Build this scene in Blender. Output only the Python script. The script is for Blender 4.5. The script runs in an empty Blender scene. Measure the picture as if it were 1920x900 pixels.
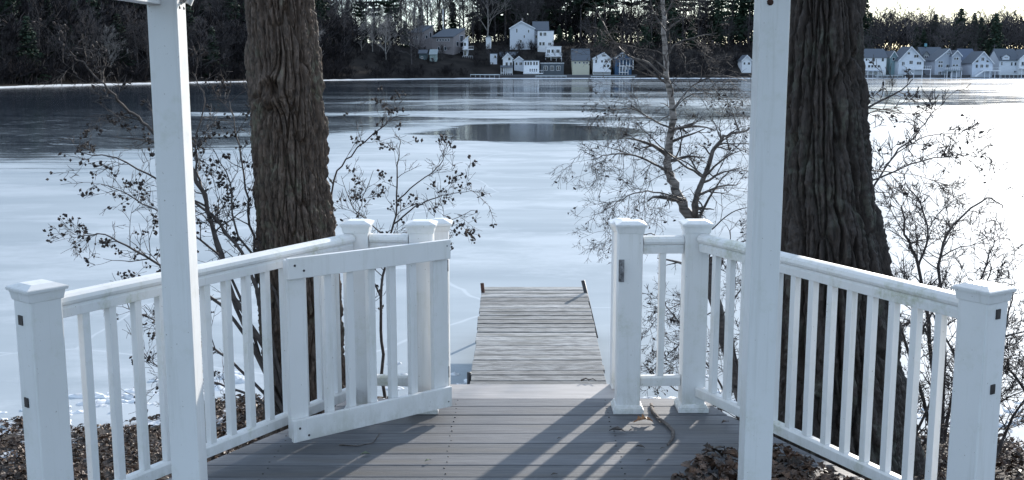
import bpy, bmesh, math, random
import numpy as np
from mathutils import Vector, Matrix, Euler

R = math.radians
sc = bpy.context.scene
COL = sc.collection

# ------------------------------------------------------------------ camera
FPX, CX, CY = 2000.0, 960.0, 450.0
EYE = 1.77
PITCH = math.atan(320 / FPX)
cam_d = bpy.data.cameras.new('camera')
cam_d.sensor_width = 36.0
cam_d.lens = 36.0 * FPX / 1920.0
cam_d.clip_start = 0.05
cam_d.clip_end = 8000
cam = bpy.data.objects.new('camera', cam_d)
COL.objects.link(cam)
cam.location = (0, 0, EYE)
cam.rotation_euler = (math.pi / 2 - PITCH, 0, 0)
sc.camera = cam

# ------------------------------------------------------------------ sky, sun, exposure
SUN_AZ, SUN_EL = 26.0, 19.0          # degrees right of the view direction, above the horizon
w = bpy.data.worlds.new('World')
sc.world = w
w.use_nodes = True
nt = w.node_tree
bg = nt.nodes['Background']
sky = nt.nodes.new('ShaderNodeTexSky')
sky.sky_type = 'NISHITA'
sky.sun_disc = False
sky.sun_elevation = R(SUN_EL)
sky.sun_rotation = R(SUN_AZ)
sky.altitude = 100
sky.air_density = 1.0
sky.dust_density = 0.6
sky.ozone_density = 2.0
# a thin even veil of high winter cloud over the blue
tint = nt.nodes.new('ShaderNodeMix'); tint.data_type = 'RGBA'; tint.blend_type = 'MULTIPLY'
tint.inputs[0].default_value = 1.0; tint.inputs[7].default_value = (0.43, 0.51, 0.60, 1)
nt.links.new(sky.outputs[0], tint.inputs[6])
veil = nt.nodes.new('ShaderNodeMix'); veil.data_type = 'RGBA'; veil.blend_type = 'ADD'
veil.inputs[0].default_value = 1.0; veil.inputs[7].default_value = (2.25, 2.62, 2.95, 1)
nt.links.new(tint.outputs[2], veil.inputs[6])
nt.links.new(veil.outputs[2], bg.inputs[0])
bg.inputs[1].default_value = 0.15
sun_d = bpy.data.lights.new('sun', 'SUN')
sun_d.energy = 3.6
sun_d.angle = R(1.0)
sun_d.color = (1.0, 0.93, 0.84)
sun = bpy.data.objects.new('sun', sun_d)
COL.objects.link(sun)
sdir = Vector((math.sin(R(SUN_AZ)) * math.cos(R(SUN_EL)), math.cos(R(SUN_AZ)) * math.cos(R(SUN_EL)), math.sin(R(SUN_EL))))
sun.rotation_euler = (-sdir).to_track_quat('-Z', 'Y').to_euler()
sun.location = (8, 20, 12)
sc.view_settings.view_transform = 'Standard'
sc.view_settings.look = 'None'
sc.view_settings.exposure = 0.70
sc.view_settings.gamma = 1.0
sc.view_settings.use_curve_mapping = False
try:
    sc.cycles.max_bounces = 6
    sc.cycles.diffuse_bounces = 3
    sc.cycles.glossy_bounces = 3
    sc.cycles.caustics_reflective = False
except Exception:
    pass

# ------------------------------------------------------------------ helpers
CP, SP = math.cos(PITCH), math.sin(PITCH)

def P(px, py, Y):
    """world point on the sight line through (px, py) at ground distance Y"""
    d = Vector((px - CX, FPX * CP + (CY - py) * SP, -FPX * SP + (CY - py) * CP))
    return Vector((0, 0, EYE)) + d * (Y / d.y)

def G(px, py, z):
    d = Vector((px - CX, FPX * CP + (CY - py) * SP, -FPX * SP + (CY - py) * CP))
    return Vector((0, 0, EYE)) + d * ((z - EYE) / d.z)

XF = {}

def put(o, loc=(0, 0, 0), rz=0.0):
    o.location = loc
    o.rotation_euler = (0, 0, rz)
    XF[o.name] = Matrix.Translation(Vector(loc)) @ Matrix.Rotation(rz, 4, 'Z')
    return o

def tag(o, label=None, cat=None, group=None, kind=None):
    if label: o['label'] = label
    if cat: o['category'] = cat
    if group: o['group'] = group
    if kind: o['kind'] = kind
    return o

def thing(name, label, cat, loc=(0, 0, 0), rz=0.0, group=None):
    o = bpy.data.objects.new(name, None)
    o.empty_display_size = 0.1
    COL.objects.link(o)
    put(o, loc, rz)
    return tag(o, label, cat, group)

def copy_tree(o, parent=None):
    c = o.copy()
    COL.objects.link(c)
    if parent is not None:
        c.parent = parent
    for ch in o.children:
        copy_tree(ch, c)
    return c

class MB:
    """collects shapes, links them as one mesh object"""
    def __init__(s):
        s.v = []; s.f = []; s.smooth = []
    def add(s, vs, fs, smooth=False):
        n = len(s.v)
        s.v.extend(tuple(p) for p in vs)
        for f in fs:
            s.f.append(tuple(i + n for i in f)); s.smooth.append(smooth)
        return s
    def box(s, x0, x1, y0, y1, z0, z1, M=None):
        vs = [Vector(p) for p in ((x0,y0,z0),(x1,y0,z0),(x1,y1,z0),(x0,y1,z0),(x0,y0,z1),(x1,y0,z1),(x1,y1,z1),(x0,y1,z1))]
        if M is not None: vs = [M @ p for p in vs]
        return s.add(vs, [(0,3,2,1),(4,5,6,7),(0,1,5,4),(1,2,6,5),(2,3,7,6),(3,0,4,7)])
    def frustum(s, w0, w1, z0, z1, M=None, cx=0, cy=0):
        a, b = w0/2, w1/2
        vs = [Vector(p) for p in ((cx-a,cy-a,z0),(cx+a,cy-a,z0),(cx+a,cy+a,z0),(cx-a,cy+a,z0),(cx-b,cy-b,z1),(cx+b,cy-b,z1),(cx+b,cy+b,z1),(cx-b,cy+b,z1))]
        if M is not None: vs = [M @ p for p in vs]
        return s.add(vs, [(0,3,2,1),(4,5,6,7),(0,1,5,4),(1,2,6,5),(2,3,7,6),(3,0,4,7)])
    def extrude(s, prof, A, B, up=Vector((0,0,1)), smooth=False):
        """profile [(across, up)] swept from A to B"""
        A, B = Vector(A), Vector(B)
        d = (B - A).normalized()
        side = d.cross(up).normalized()
        n = len(prof)
        vs = [A + side*a + up*b for a, b in prof] + [B + side*a + up*b for a, b in prof]
        fs = [(i, (i+1) % n, (i+1) % n + n, i + n) for i in range(n)]
        k = len(s.v)
        s.add(vs, fs, smooth)
        s.add(vs, [tuple(range(n-1, -1, -1)), tuple(range(n, 2*n))])
        return s
    def prism(s, poly, axis, a, b):
        """polygon in the plane across axis 'x' or 'y', extruded a..b"""
        n = len(poly)
        if axis == 'y':
            vs = [(x, a, z) for x, z in poly] + [(x, b, z) for x, z in poly]
        else:
            vs = [(a, x, z) for x, z in poly] + [(b, x, z) for x, z in poly]
        fs = [(i, (i+1) % n, (i+1) % n + n, i + n) for i in range(n)] + [tuple(range(n-1,-1,-1)), tuple(range(n, 2*n))]
        return s.add(vs, fs)
    def tube(s, pts, rad, n=5, smooth=True, cap=True):
        pts = [Vector(p) for p in pts]
        m = len(pts)
        vs = []
        ref = Vector((0.31, 0.17, 0.93)).normalized()
        t0 = (pts[-1] - pts[0])
        if t0.length > 1e-9 and abs(t0.normalized().dot(ref)) > 0.9: ref = Vector((1, 0.1, 0)).normalized()
        for i in range(m):
            t = (pts[min(i+1, m-1)] - pts[max(i-1, 0)])
            if t.length < 1e-9: t = Vector((0,0,1))
            t.normalize()
            a = t.cross(ref)
            if a.length < 1e-6: a = t.cross(Vector((0,1,0)))
            a.normalize(); b = t.cross(a)
            r = rad[i] if hasattr(rad, '__len__') else rad
            for k in range(n):
                an = 2*math.pi*k/n
                vs.append(pts[i] + a*(r*math.cos(an)) + b*(r*math.sin(an)))
        fs = []
        for i in range(m-1):
            for k in range(n):
                k2 = (k+1) % n
                fs.append((i*n+k, i*n+k2, (i+1)*n+k2, (i+1)*n+k))
        if cap:
            fs.append(tuple(range(n-1,-1,-1))); fs.append(tuple((m-1)*n+k for k in range(n)))
        return s.add(vs, fs, smooth)
    def mesh(s, name, mat, inv=None):
        me = bpy.data.meshes.new(name)
        vs = s.v if inv is None else [tuple(inv @ Vector(p)) for p in s.v]
        me.from_pydata(vs, [], s.f)
        me.polygons.foreach_set('use_smooth', s.smooth)
        if mat: me.materials.append(mat)
        me.update()
        return me
    def build(s, name, mat, parent=None, world=False, bevel=0.0, label=None, kind=None):
        """world=True: the vertices are world coordinates, moved under the parent"""
        inv = None
        if world and parent is not None:
            inv = XF[parent.name].inverted()
        o = bpy.data.objects.new(name, s.mesh(name, mat, inv))
        COL.objects.link(o)
        if parent is not None:
            o.parent = parent
            XF[o.name] = XF[parent.name]
        else:
            XF[o.name] = Matrix.Identity(4)
        if bevel:
            m = o.modifiers.new('bevel', 'BEVEL'); m.width = bevel; m.segments = 2; m.limit_method = 'ANGLE'
            m.angle_limit = R(40)
        if label: o['label'] = label
        if kind: o['kind'] = kind
        return o

def np_mesh(name, V, F, mat, smooth=False):
    """V (n,3) floats, F (m,k) ints"""
    me = bpy.data.meshes.new(name)
    V = np.asarray(V, np.float32); F = np.asarray(F, np.int32)
    k = F.shape[1]
    me.vertices.add(len(V)); me.vertices.foreach_set('co', V.ravel())
    me.loops.add(F.size); me.loops.foreach_set('vertex_index', F.ravel())
    me.polygons.add(len(F))
    me.polygons.foreach_set('loop_start', np.arange(0, F.size, k, dtype=np.int32))
    try: me.polygons.foreach_set('loop_total', np.full(len(F), k, np.int32))
    except Exception: pass
    me.polygons.foreach_set('use_smooth', np.full(len(F), smooth))
    me.materials.append(mat)
    me.update(calc_edges=True)
    me.validate()
    return me

def np_obj(name, V, F, mat, parent=None, smooth=False):
    o = bpy.data.objects.new(name, np_mesh(name, V, F, mat, smooth))
    COL.objects.link(o)
    if parent is not None: o.parent = parent
    return o

# numpy value noise -----------------------------------------------------------
def _hash(ix, iy, seed):
    h = (ix.astype(np.int64) * 374761393 + iy.astype(np.int64) * 668265263 + seed * 1442695041) & 0xFFFFFFFF
    h = ((h ^ (h >> 13)) * 1274126177) & 0xFFFFFFFF
    h = h ^ (h >> 16)
    return (h & 0xFFFFFF) / float(0xFFFFFF)

def vnoise(x, y, seed=0, per=None):
    x0 = np.floor(x); y0 = np.floor(y)
    fx = x - x0; fy = y - y0
    fx = fx*fx*(3-2*fx); fy = fy*fy*(3-2*fy)
    xa, xb = x0, x0 + 1
    if per: xa, xb = xa % per, xb % per
    a = _hash(xa, y0, seed); b = _hash(xb, y0, seed); c = _hash(xa, y0+1, seed); d = _hash(xb, y0+1, seed)
    return (a*(1-fx)+b*fx)*(1-fy) + (c*(1-fx)+d*fx)*fy

def fbm(x, y, seed=0, octv=4, per=None):
    s = 0; a = 0.5; t = 0
    for i in range(octv):
        s = s + a*vnoise(x, y, seed+i*17, per*(2**i) if per else None); t += a
        x = x*2; y = y*2; a *= 0.5
    return s/t

def voro(x, y, seed, per):
    """F1, F2 of a voronoi pattern, periodic in x"""
    x0 = np.floor(x); y0 = np.floor(y)
    f1 = np.full(x.shape, 9.0); f2 = np.full(x.shape, 9.0); idv = np.zeros(x.shape)
    for i in (-1, 0, 1):
        for j in (-1, 0, 1):
            cx = x0+i; cy = y0+j
            hx = _hash(cx % per, cy, seed); hy = _hash(cx % per, cy, seed+7)
            d = np.hypot(cx+hx-x, (cy+hy-y))
            nearer = d < f1
            f2 = np.where(nearer, f1, np.minimum(f2, d))
            idv = np.where(nearer, _hash(cx % per, cy, seed+3), idv)
            f1 = np.where(nearer, d, f1)
    return f1, f2, idv

# ------------------------------------------------------------------ materials
def new_mat(name):
    m = bpy.data.materials.new(name)
    m.use_nodes = True
    return m, m.node_tree, m.node_tree.nodes['Principled BSDF']

def N(nt, t, **kw):
    n = nt.nodes.new(t)
    for k, v in kw.items():
        if k.startswith('i_'):
            n.inputs[k[2:].replace('_', ' ')].default_value = v
        else:
            setattr(n, k, v)
    return n

def ramp(nt, fac, stops):
    r = nt.nodes.new('ShaderNodeValToRGB')
    e = r.color_ramp.elements
    while len(e) < len(stops): e.new(0.5)
    for q, (p, c) in zip(e, stops):
        q.position = p
        q.color = (c[0], c[1], c[2], 1) if hasattr(c, '__len__') else (c, c, c, 1)
    nt.links.new(fac, r.inputs[0])
    return r.outputs[0]

def mixc(nt, fac, a, b, mode='MIX'):
    m = nt.nodes.new('ShaderNodeMix'); m.data_type = 'RGBA'; m.blend_type = mode
    for s, v in ((m.inputs[0], fac), (m.inputs[6], a), (m.inputs[7], b)):
        if hasattr(v, 'is_linked') or hasattr(v, 'links'): nt.links.new(v, s)
        elif hasattr(v, '__len__'): s.default_value = (v[0], v[1], v[2], 1)
        else: s.default_value = v
    return m.outputs[2]

def math_(nt, op, a, b=0.0, clamp=False):
    m = nt.nodes.new('ShaderNodeMath'); m.operation = op; m.use_clamp = clamp
    for s, v in ((m.inputs[0], a), (m.inputs[1], b)):
        if hasattr(v, 'links'): nt.links.new(v, s)
        else: s.default_value = v
    return m.outputs[0]

def noisy(name, c1, c2, scale=(1,1,1), ns=6.0, rough=0.6, bump=0.0, bscale=None, rnd=0.0, island=0.0, detail=5.0, lo=0.35, hi=0.65, spec=0.5, coords='Object', c3=None, rough2=None):
    m, nt, b = new_mat(name)
    tc = N(nt, 'ShaderNodeTexCoord'); mp = N(nt, 'ShaderNodeMapping')
    mp.inputs['Scale'].default_value = scale
    nt.links.new(tc.outputs[coords], mp.inputs[0])
    nz = N(nt, 'ShaderNodeTexNoise'); nz.inputs['Scale'].default_value = ns; nz.inputs['Detail'].default_value = detail
    nt.links.new(mp.outputs[0], nz.inputs[0])
    col = ramp(nt, nz.outputs[0], [(lo, c1), (hi, c2)])
    if c3 is not None:
        n3 = N(nt, 'ShaderNodeTexNoise'); n3.inputs['Scale'].default_value = ns*0.23; n3.inputs['Detail'].default_value = 6
        nt.links.new(mp.outputs[0], n3.inputs[0])
        col = mixc(nt, ramp(nt, n3.outputs[0], [(0.52, 0), (0.7, 1)]), col, c3)
    if rnd:
        oi = N(nt, 'ShaderNodeObjectInfo')
        mr = N(nt, 'ShaderNodeMapRange'); mr.inputs['To Min'].default_value = 1-rnd; mr.inputs['To Max'].default_value = 1+rnd
        nt.links.new(oi.outputs['Random'], mr.inputs[0])
        col = mixc(nt, 1.0, col, mr.outputs[0], 'MULTIPLY')
    if island:
        ge = N(nt, 'ShaderNodeNewGeometry')
        mr = N(nt, 'ShaderNodeMapRange'); mr.inputs['To Min'].default_value = 1-island; mr.inputs['To Max'].default_value = 1+island
        nt.links.new(ge.outputs['Random Per Island'], mr.inputs[0])
        col = mixc(nt, 1.0, col, mr.outputs[0], 'MULTIPLY')
    nt.links.new(col, b.inputs['Base Color'])
    b.inputs['Roughness'].default_value = rough
    b.inputs['Specular IOR Level'].default_value = spec
    if rough2 is not None:
        mr = N(nt, 'ShaderNodeMapRange'); mr.inputs['To Min'].default_value = rough; mr.inputs['To Max'].default_value = rough2
        nt.links.new(nz.outputs[0], mr.inputs[0]); nt.links.new(mr.outputs[0], b.inputs['Roughness'])
    if bump:
        bn = N(nt, 'ShaderNodeTexNoise'); bn.inputs['Scale'].default_value = bscale or ns*3; bn.inputs['Detail'].default_value = 6
        nt.links.new(mp.outputs[0], bn.inputs[0])
        bp = N(nt, 'ShaderNodeBump'); bp.inputs['Strength'].default_value = bump; bp.inputs['Distance'].default_value = 0.01
        nt.links.new(bn.outputs[0], bp.inputs['Height']); nt.links.new(bp.outputs[0], b.inputs['Normal'])
    return m

M = {}
def vinyl(name, algae=0.5):
    m, nt, b = new_mat(name)
    tc = N(nt, 'ShaderNodeTexCoord'); oi = N(nt, 'ShaderNodeObjectInfo')
    off = N(nt, 'ShaderNodeVectorMath', operation='ADD'); nt.links.new(tc.outputs['Object'], off.inputs[0]); nt.links.new(oi.outputs['Random'], off.inputs[1])
    def nz(scale, vec, d=6, r=.6):
        mp = N(nt, 'ShaderNodeMapping'); mp.inputs['Scale'].default_value = vec; nt.links.new(off.outputs[0], mp.inputs[0])
        n = N(nt, 'ShaderNodeTexNoise', i_Scale=scale, i_Detail=d, i_Roughness=r); nt.links.new(mp.outputs[0], n.inputs[0]); return n.outputs[0]
    col = ramp(nt, nz(3.0, (1,1,.5)), [(.3, (.74,.745,.74)), (.7, (.80,.805,.81))])
    run = ramp(nt, nz(26, (1,1,.05), 5, .7), [(.53, 0), (.72, .5)])          # rain streaks running down
    col = mixc(nt, run, col, (.58,.58,.55))
    alg = math_(nt, 'MULTIPLY', ramp(nt, nz(4.5, (1,1,1), 7, .7), [(.53, 0), (.68, algae)]), ramp(nt, nz(40, (1,1,1), 4, .7), [(.35, .2), (.6, 1)]))
    col = mixc(nt, alg, col, (.46,.48,.36))
    spz = N(nt, 'ShaderNodeSeparateXYZ'); nt.links.new(tc.outputs['Object'], spz.inputs[0])
    lowz = N(nt, 'ShaderNodeMapRange'); lowz.inputs['From Min'].default_value = .16; lowz.inputs['From Max'].default_value = .01
    nt.links.new(spz.outputs[2], lowz.inputs[0])
    col = mixc(nt, math_(nt, 'MULTIPLY', lowz.outputs[0], ramp(nt, nz(14, (1,1,.6), 6, .7), [(.42, 0), (.62, .6)])), col, (.34,.34,.27))
    spk = ramp(nt, nz(90, (1,1,1), 2, .5), [(.73, 0), (.76, .7)])             # specks of dirt
    col = mixc(nt, spk, col, (.30,.27,.23))
    nt.links.new(col, b.inputs['Base Color'])
    nt.links.new(ramp(nt, nz(12, (1,1,1)), [(.3, .32), (.7, .52)]), b.inputs['Roughness'])
    bp = N(nt, 'ShaderNodeBump', i_Strength=.08, i_Distance=.004); nt.links.new(nz(60, (1,1,1)), bp.inputs['Height']); nt.links.new(bp.outputs[0], b.inputs['Normal'])
    return m
M['white'] = vinyl('white_vinyl', .35)
M['gate'] = vinyl('white_gate_paint', .22)
M['rail'] = vinyl('white_rail', .95)
M['grime'] = noisy('algae_grime', (0.12,0.14,0.08), (0.45,0.46,0.36), scale=(1,1,1), ns=12, rough=0.8, lo=0.3, hi=0.6)
M['dark_metal'] = noisy('dark_metal', (0.015,0.015,0.017), (0.05,0.045,0.045), ns=30, rough=0.5)
M['steel'] = noisy('grey_steel', (0.10,0.10,0.11), (0.28,0.28,0.29), ns=40, rough=0.4)
M['rust'] = noisy('rusty_iron', (0.03,0.015,0.012), (0.10,0.04,0.025), ns=25, rough=0.8, bump=0.4)
M['deck'] = noisy('weathered_deck', (0.075,0.080,0.092), (0.145,0.150,0.162), scale=(0.7,9,9), ns=5, rough=0.62, bump=0.25, bscale=26, rnd=0.22, lo=0.25, hi=0.7, detail=8, c3=(0.115,0.113,0.112))
M['tread'] = noisy('pale_tread', (0.36,0.34,0.335), (0.45,0.43,0.425), scale=(0.7,7,7), ns=5, rough=0.6, bump=0.2, bscale=26, rnd=0.05)
M['dock'] = noisy('grey_dock_plank', (0.12,0.12,0.118), (0.36,0.36,0.355), scale=(1.6,9,9), ns=4.0, rough=0.8, bump=0.7, bscale=16, rnd=0.30, lo=0.28, hi=0.62, detail=9, c3=(0.16,0.16,0.15))
M['snow'] = noisy('snow', (0.62,0.65,0.69), (0.78,0.81,0.84), ns=3, rough=0.6, bump=0.6, bscale=9)
M['twig'] = noisy('alder_bark', (0.035,0.028,0.026), (0.09,0.075,0.07), ns=20, rough=0.75)
M['limb'] = noisy('birch_limb', (0.05,0.042,0.038), (0.17,0.145,0.13), ns=15, rough=0.6)
M['cone'] = noisy('dry_cones', (0.012,0.010,0.010), (0.05,0.035,0.03), ns=20, rough=0.8, island=0.5)
M['deadleaf'] = noisy('dead_leaves', (0.04,0.025,0.018), (0.12,0.07,0.042), ns=25, rough=0.55, island=0.75, spec=0.4)
M['deckleaf'] = noisy('oak_leaves', (0.035,0.023,0.017), (0.12,0.068,0.042), ns=22, rough=0.5, island=0.7)
M['greenleaf'] = noisy('faded_green_leaf', (0.12,0.15,0.09), (0.2,0.24,0.15), ns=30, rough=0.5)
M['orangeleaf'] = noisy('orange_leaf', (0.22,0.10,0.04), (0.36,0.19,0.08), ns=30, rough=0.5)
M['stick'] = noisy('bark_stick', (0.06,0.05,0.045), (0.16,0.14,0.13), ns=40, rough=0.8, bump=0.6)
M['far_bark'] = noisy('far_bare_wood', (0.045,0.041,0.043), (0.115,0.105,0.108), ns=3, rough=0.9, rnd=0.35, spec=0.2)
M['birch_far'] = noisy('pale_far_wood', (0.22,0.2,0.19), (0.4,0.37,0.35), ns=3, rough=0.9, rnd=0.2)
M['needles'] = noisy('conifer_needles', (0.018,0.033,0.022), (0.04,0.062,0.040), ns=2, rough=0.8, rnd=0.3, island=0.4, spec=0.2)
M['brush_far'] = noisy('far_brushwood', (0.014,0.013,0.015), (0.036,0.032,0.034), ns=0.6, rough=0.95, island=0.4, spec=0.1)
M['far_ground'] = noisy('wooded_ground', (0.014,0.013,0.013), (0.034,0.030,0.028), ns=0.2, rough=0.95, bump=0.5, bscale=1.0, spec=0.1)

def bark_mat(name, c1, c2, c3, hz=3.0):
    m, nt, b = new_mat(name)
    tc = N(nt, 'ShaderNodeTexCoord'); mp = N(nt, 'ShaderNodeMapping'); mp.inputs['Scale'].default_value = (1,1,0.35)
    nt.links.new(tc.outputs['Object'], mp.inputs[0])
    n1 = N(nt, 'ShaderNodeTexNoise', i_Scale=34.0, i_Detail=10.0, i_Roughness=0.65); nt.links.new(mp.outputs[0], n1.inputs[0])
    n2 = N(nt, 'ShaderNodeTexNoise', i_Scale=hz, i_Detail=7.0); nt.links.new(tc.outputs['Object'], n2.inputs[0])
    n3 = N(nt, 'ShaderNodeTexNoise', i_Scale=16.0, i_Detail=8.0); nt.links.new(tc.outputs['Object'], n3.inputs[0])
    col = ramp(nt, n1.outputs[0], [(0.3, c1), (0.68, c2)])
    col = mixc(nt, math_(nt, 'MULTIPLY', ramp(nt, n2.outputs[0], [(0.5, 0), (0.62, 1)]), ramp(nt, n3.outputs[0], [(0.48, 0), (0.58, 0.35)])), col, c3)
    nt.links.new(col, b.inputs['Base Color'])
    b.inputs['Roughness'].default_value = 0.72
    b.inputs['Specular IOR Level'].default_value = 0.5
    bp = N(nt, 'ShaderNodeBump', i_Strength=1.0, i_Distance=0.02)
    nt.links.new(n1.outputs[0], bp.inputs['Height']); nt.links.new(bp.outputs[0], b.inputs['Normal'])
    return m
M['bark_left'] = bark_mat('furrowed_bark_brown', (0.020,0.014,0.011), (0.18,0.13,0.10), (0.20,0.22,0.15))
M['bark_right'] = bark_mat('furrowed_bark_grey', (0.010,0.008,0.007), (0.070,0.056,0.050), (0.14,0.16,0.13))

def birch_mat():
    m, nt, b = new_mat('birch_bark')
    tc = N(nt, 'ShaderNodeTexCoord')
    mp = N(nt, 'ShaderNodeMapping'); mp.inputs['Scale'].default_value = (3, 3, 22)
    nt.links.new(tc.outputs['Object'], mp.inputs[0])
    n1 = N(nt, 'ShaderNodeTexNoise', i_Scale=1.6, i_Detail=6.0); nt.links.new(mp.outputs[0], n1.inputs[0])
    sp = N(nt, 'ShaderNodeSeparateXYZ'); nt.links.new(tc.outputs['Object'], sp.inputs[0])
    n2 = N(nt, 'ShaderNodeTexNoise', i_Scale=2.5, i_Detail=5.0); nt.links.new(tc.outputs['Object'], n2.inputs[0])
    hgt = math_(nt, 'ADD', sp.outputs[2], math_(nt, 'MULTIPLY', n2.outputs[0], 0.9))
    up = ramp(nt, math_(nt, 'MULTIPLY', hgt, 0.25, True), [(0.52, 0), (0.68, 1)])   # pale paper bark starts above the dark foot
    pale = ramp(nt, n1.outputs[0], [(0.36, (0.05,0.045,0.04)), (0.46, (0.24,0.21,0.19)), (0.7, (0.40,0.36,0.33))])
    dark = ramp(nt, n1.outputs[0], [(0.3, (0.035,0.03,0.028)), (0.7, (0.12,0.10,0.095))])
    nt.links.new(mixc(nt, up, dark, pale), b.inputs['Base Color'])
    b.inputs['Roughness'].default_value = 0.6
    return m
M['birch'] = birch_mat()

def ground_mat():
    m, nt, b = new_mat('shore_soil')
    tc = N(nt, 'ShaderNodeTexCoord')
    n1 = N(nt, 'ShaderNodeTexNoise', i_Scale=18.0, i_Detail=9.0); nt.links.new(tc.outputs['Object'], n1.inputs[0])
    n2 = N(nt, 'ShaderNodeTexNoise', i_Scale=2.6, i_Detail=8.0, i_Roughness=0.65); nt.links.new(tc.outputs['Object'], n2.inputs[0])
    soil = ramp(nt, n1.outputs[0], [(0.3, (0.014,0.010,0.008)), (0.55, (0.038,0.026,0.019)), (0.75, (0.085,0.058,0.042))])
    sp = N(nt, 'ShaderNodeSeparateXYZ'); nt.links.new(tc.outputs['Object'], sp.inputs[0])
    low = N(nt, 'ShaderNodeMapRange'); low.inputs['From Min'].default_value = -1.22; low.inputs['From Max'].default_value = -1.58
    nt.links.new(sp.outputs[2], low.inputs[0])
    s = math_(nt, 'ADD', math_(nt, 'MULTIPLY', low.outputs[0], 0.30), n2.outputs[0])
    sm = ramp(nt, s, [(0.79, 0), (0.84, 1)])
    nt.links.new(mixc(nt, sm, soil, (0.50,0.54,0.60)), b.inputs['Base Color'])
    b.inputs['Roughness'].default_value = 0.85
    bp = N(nt, 'ShaderNodeBump', i_Strength=1.0, i_Distance=0.03)
    nt.links.new(n1.outputs[0], bp.inputs['Height']); nt.links.new(bp.outputs[0], b.inputs['Normal'])
    return m
M['ground'] = ground_mat()

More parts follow.
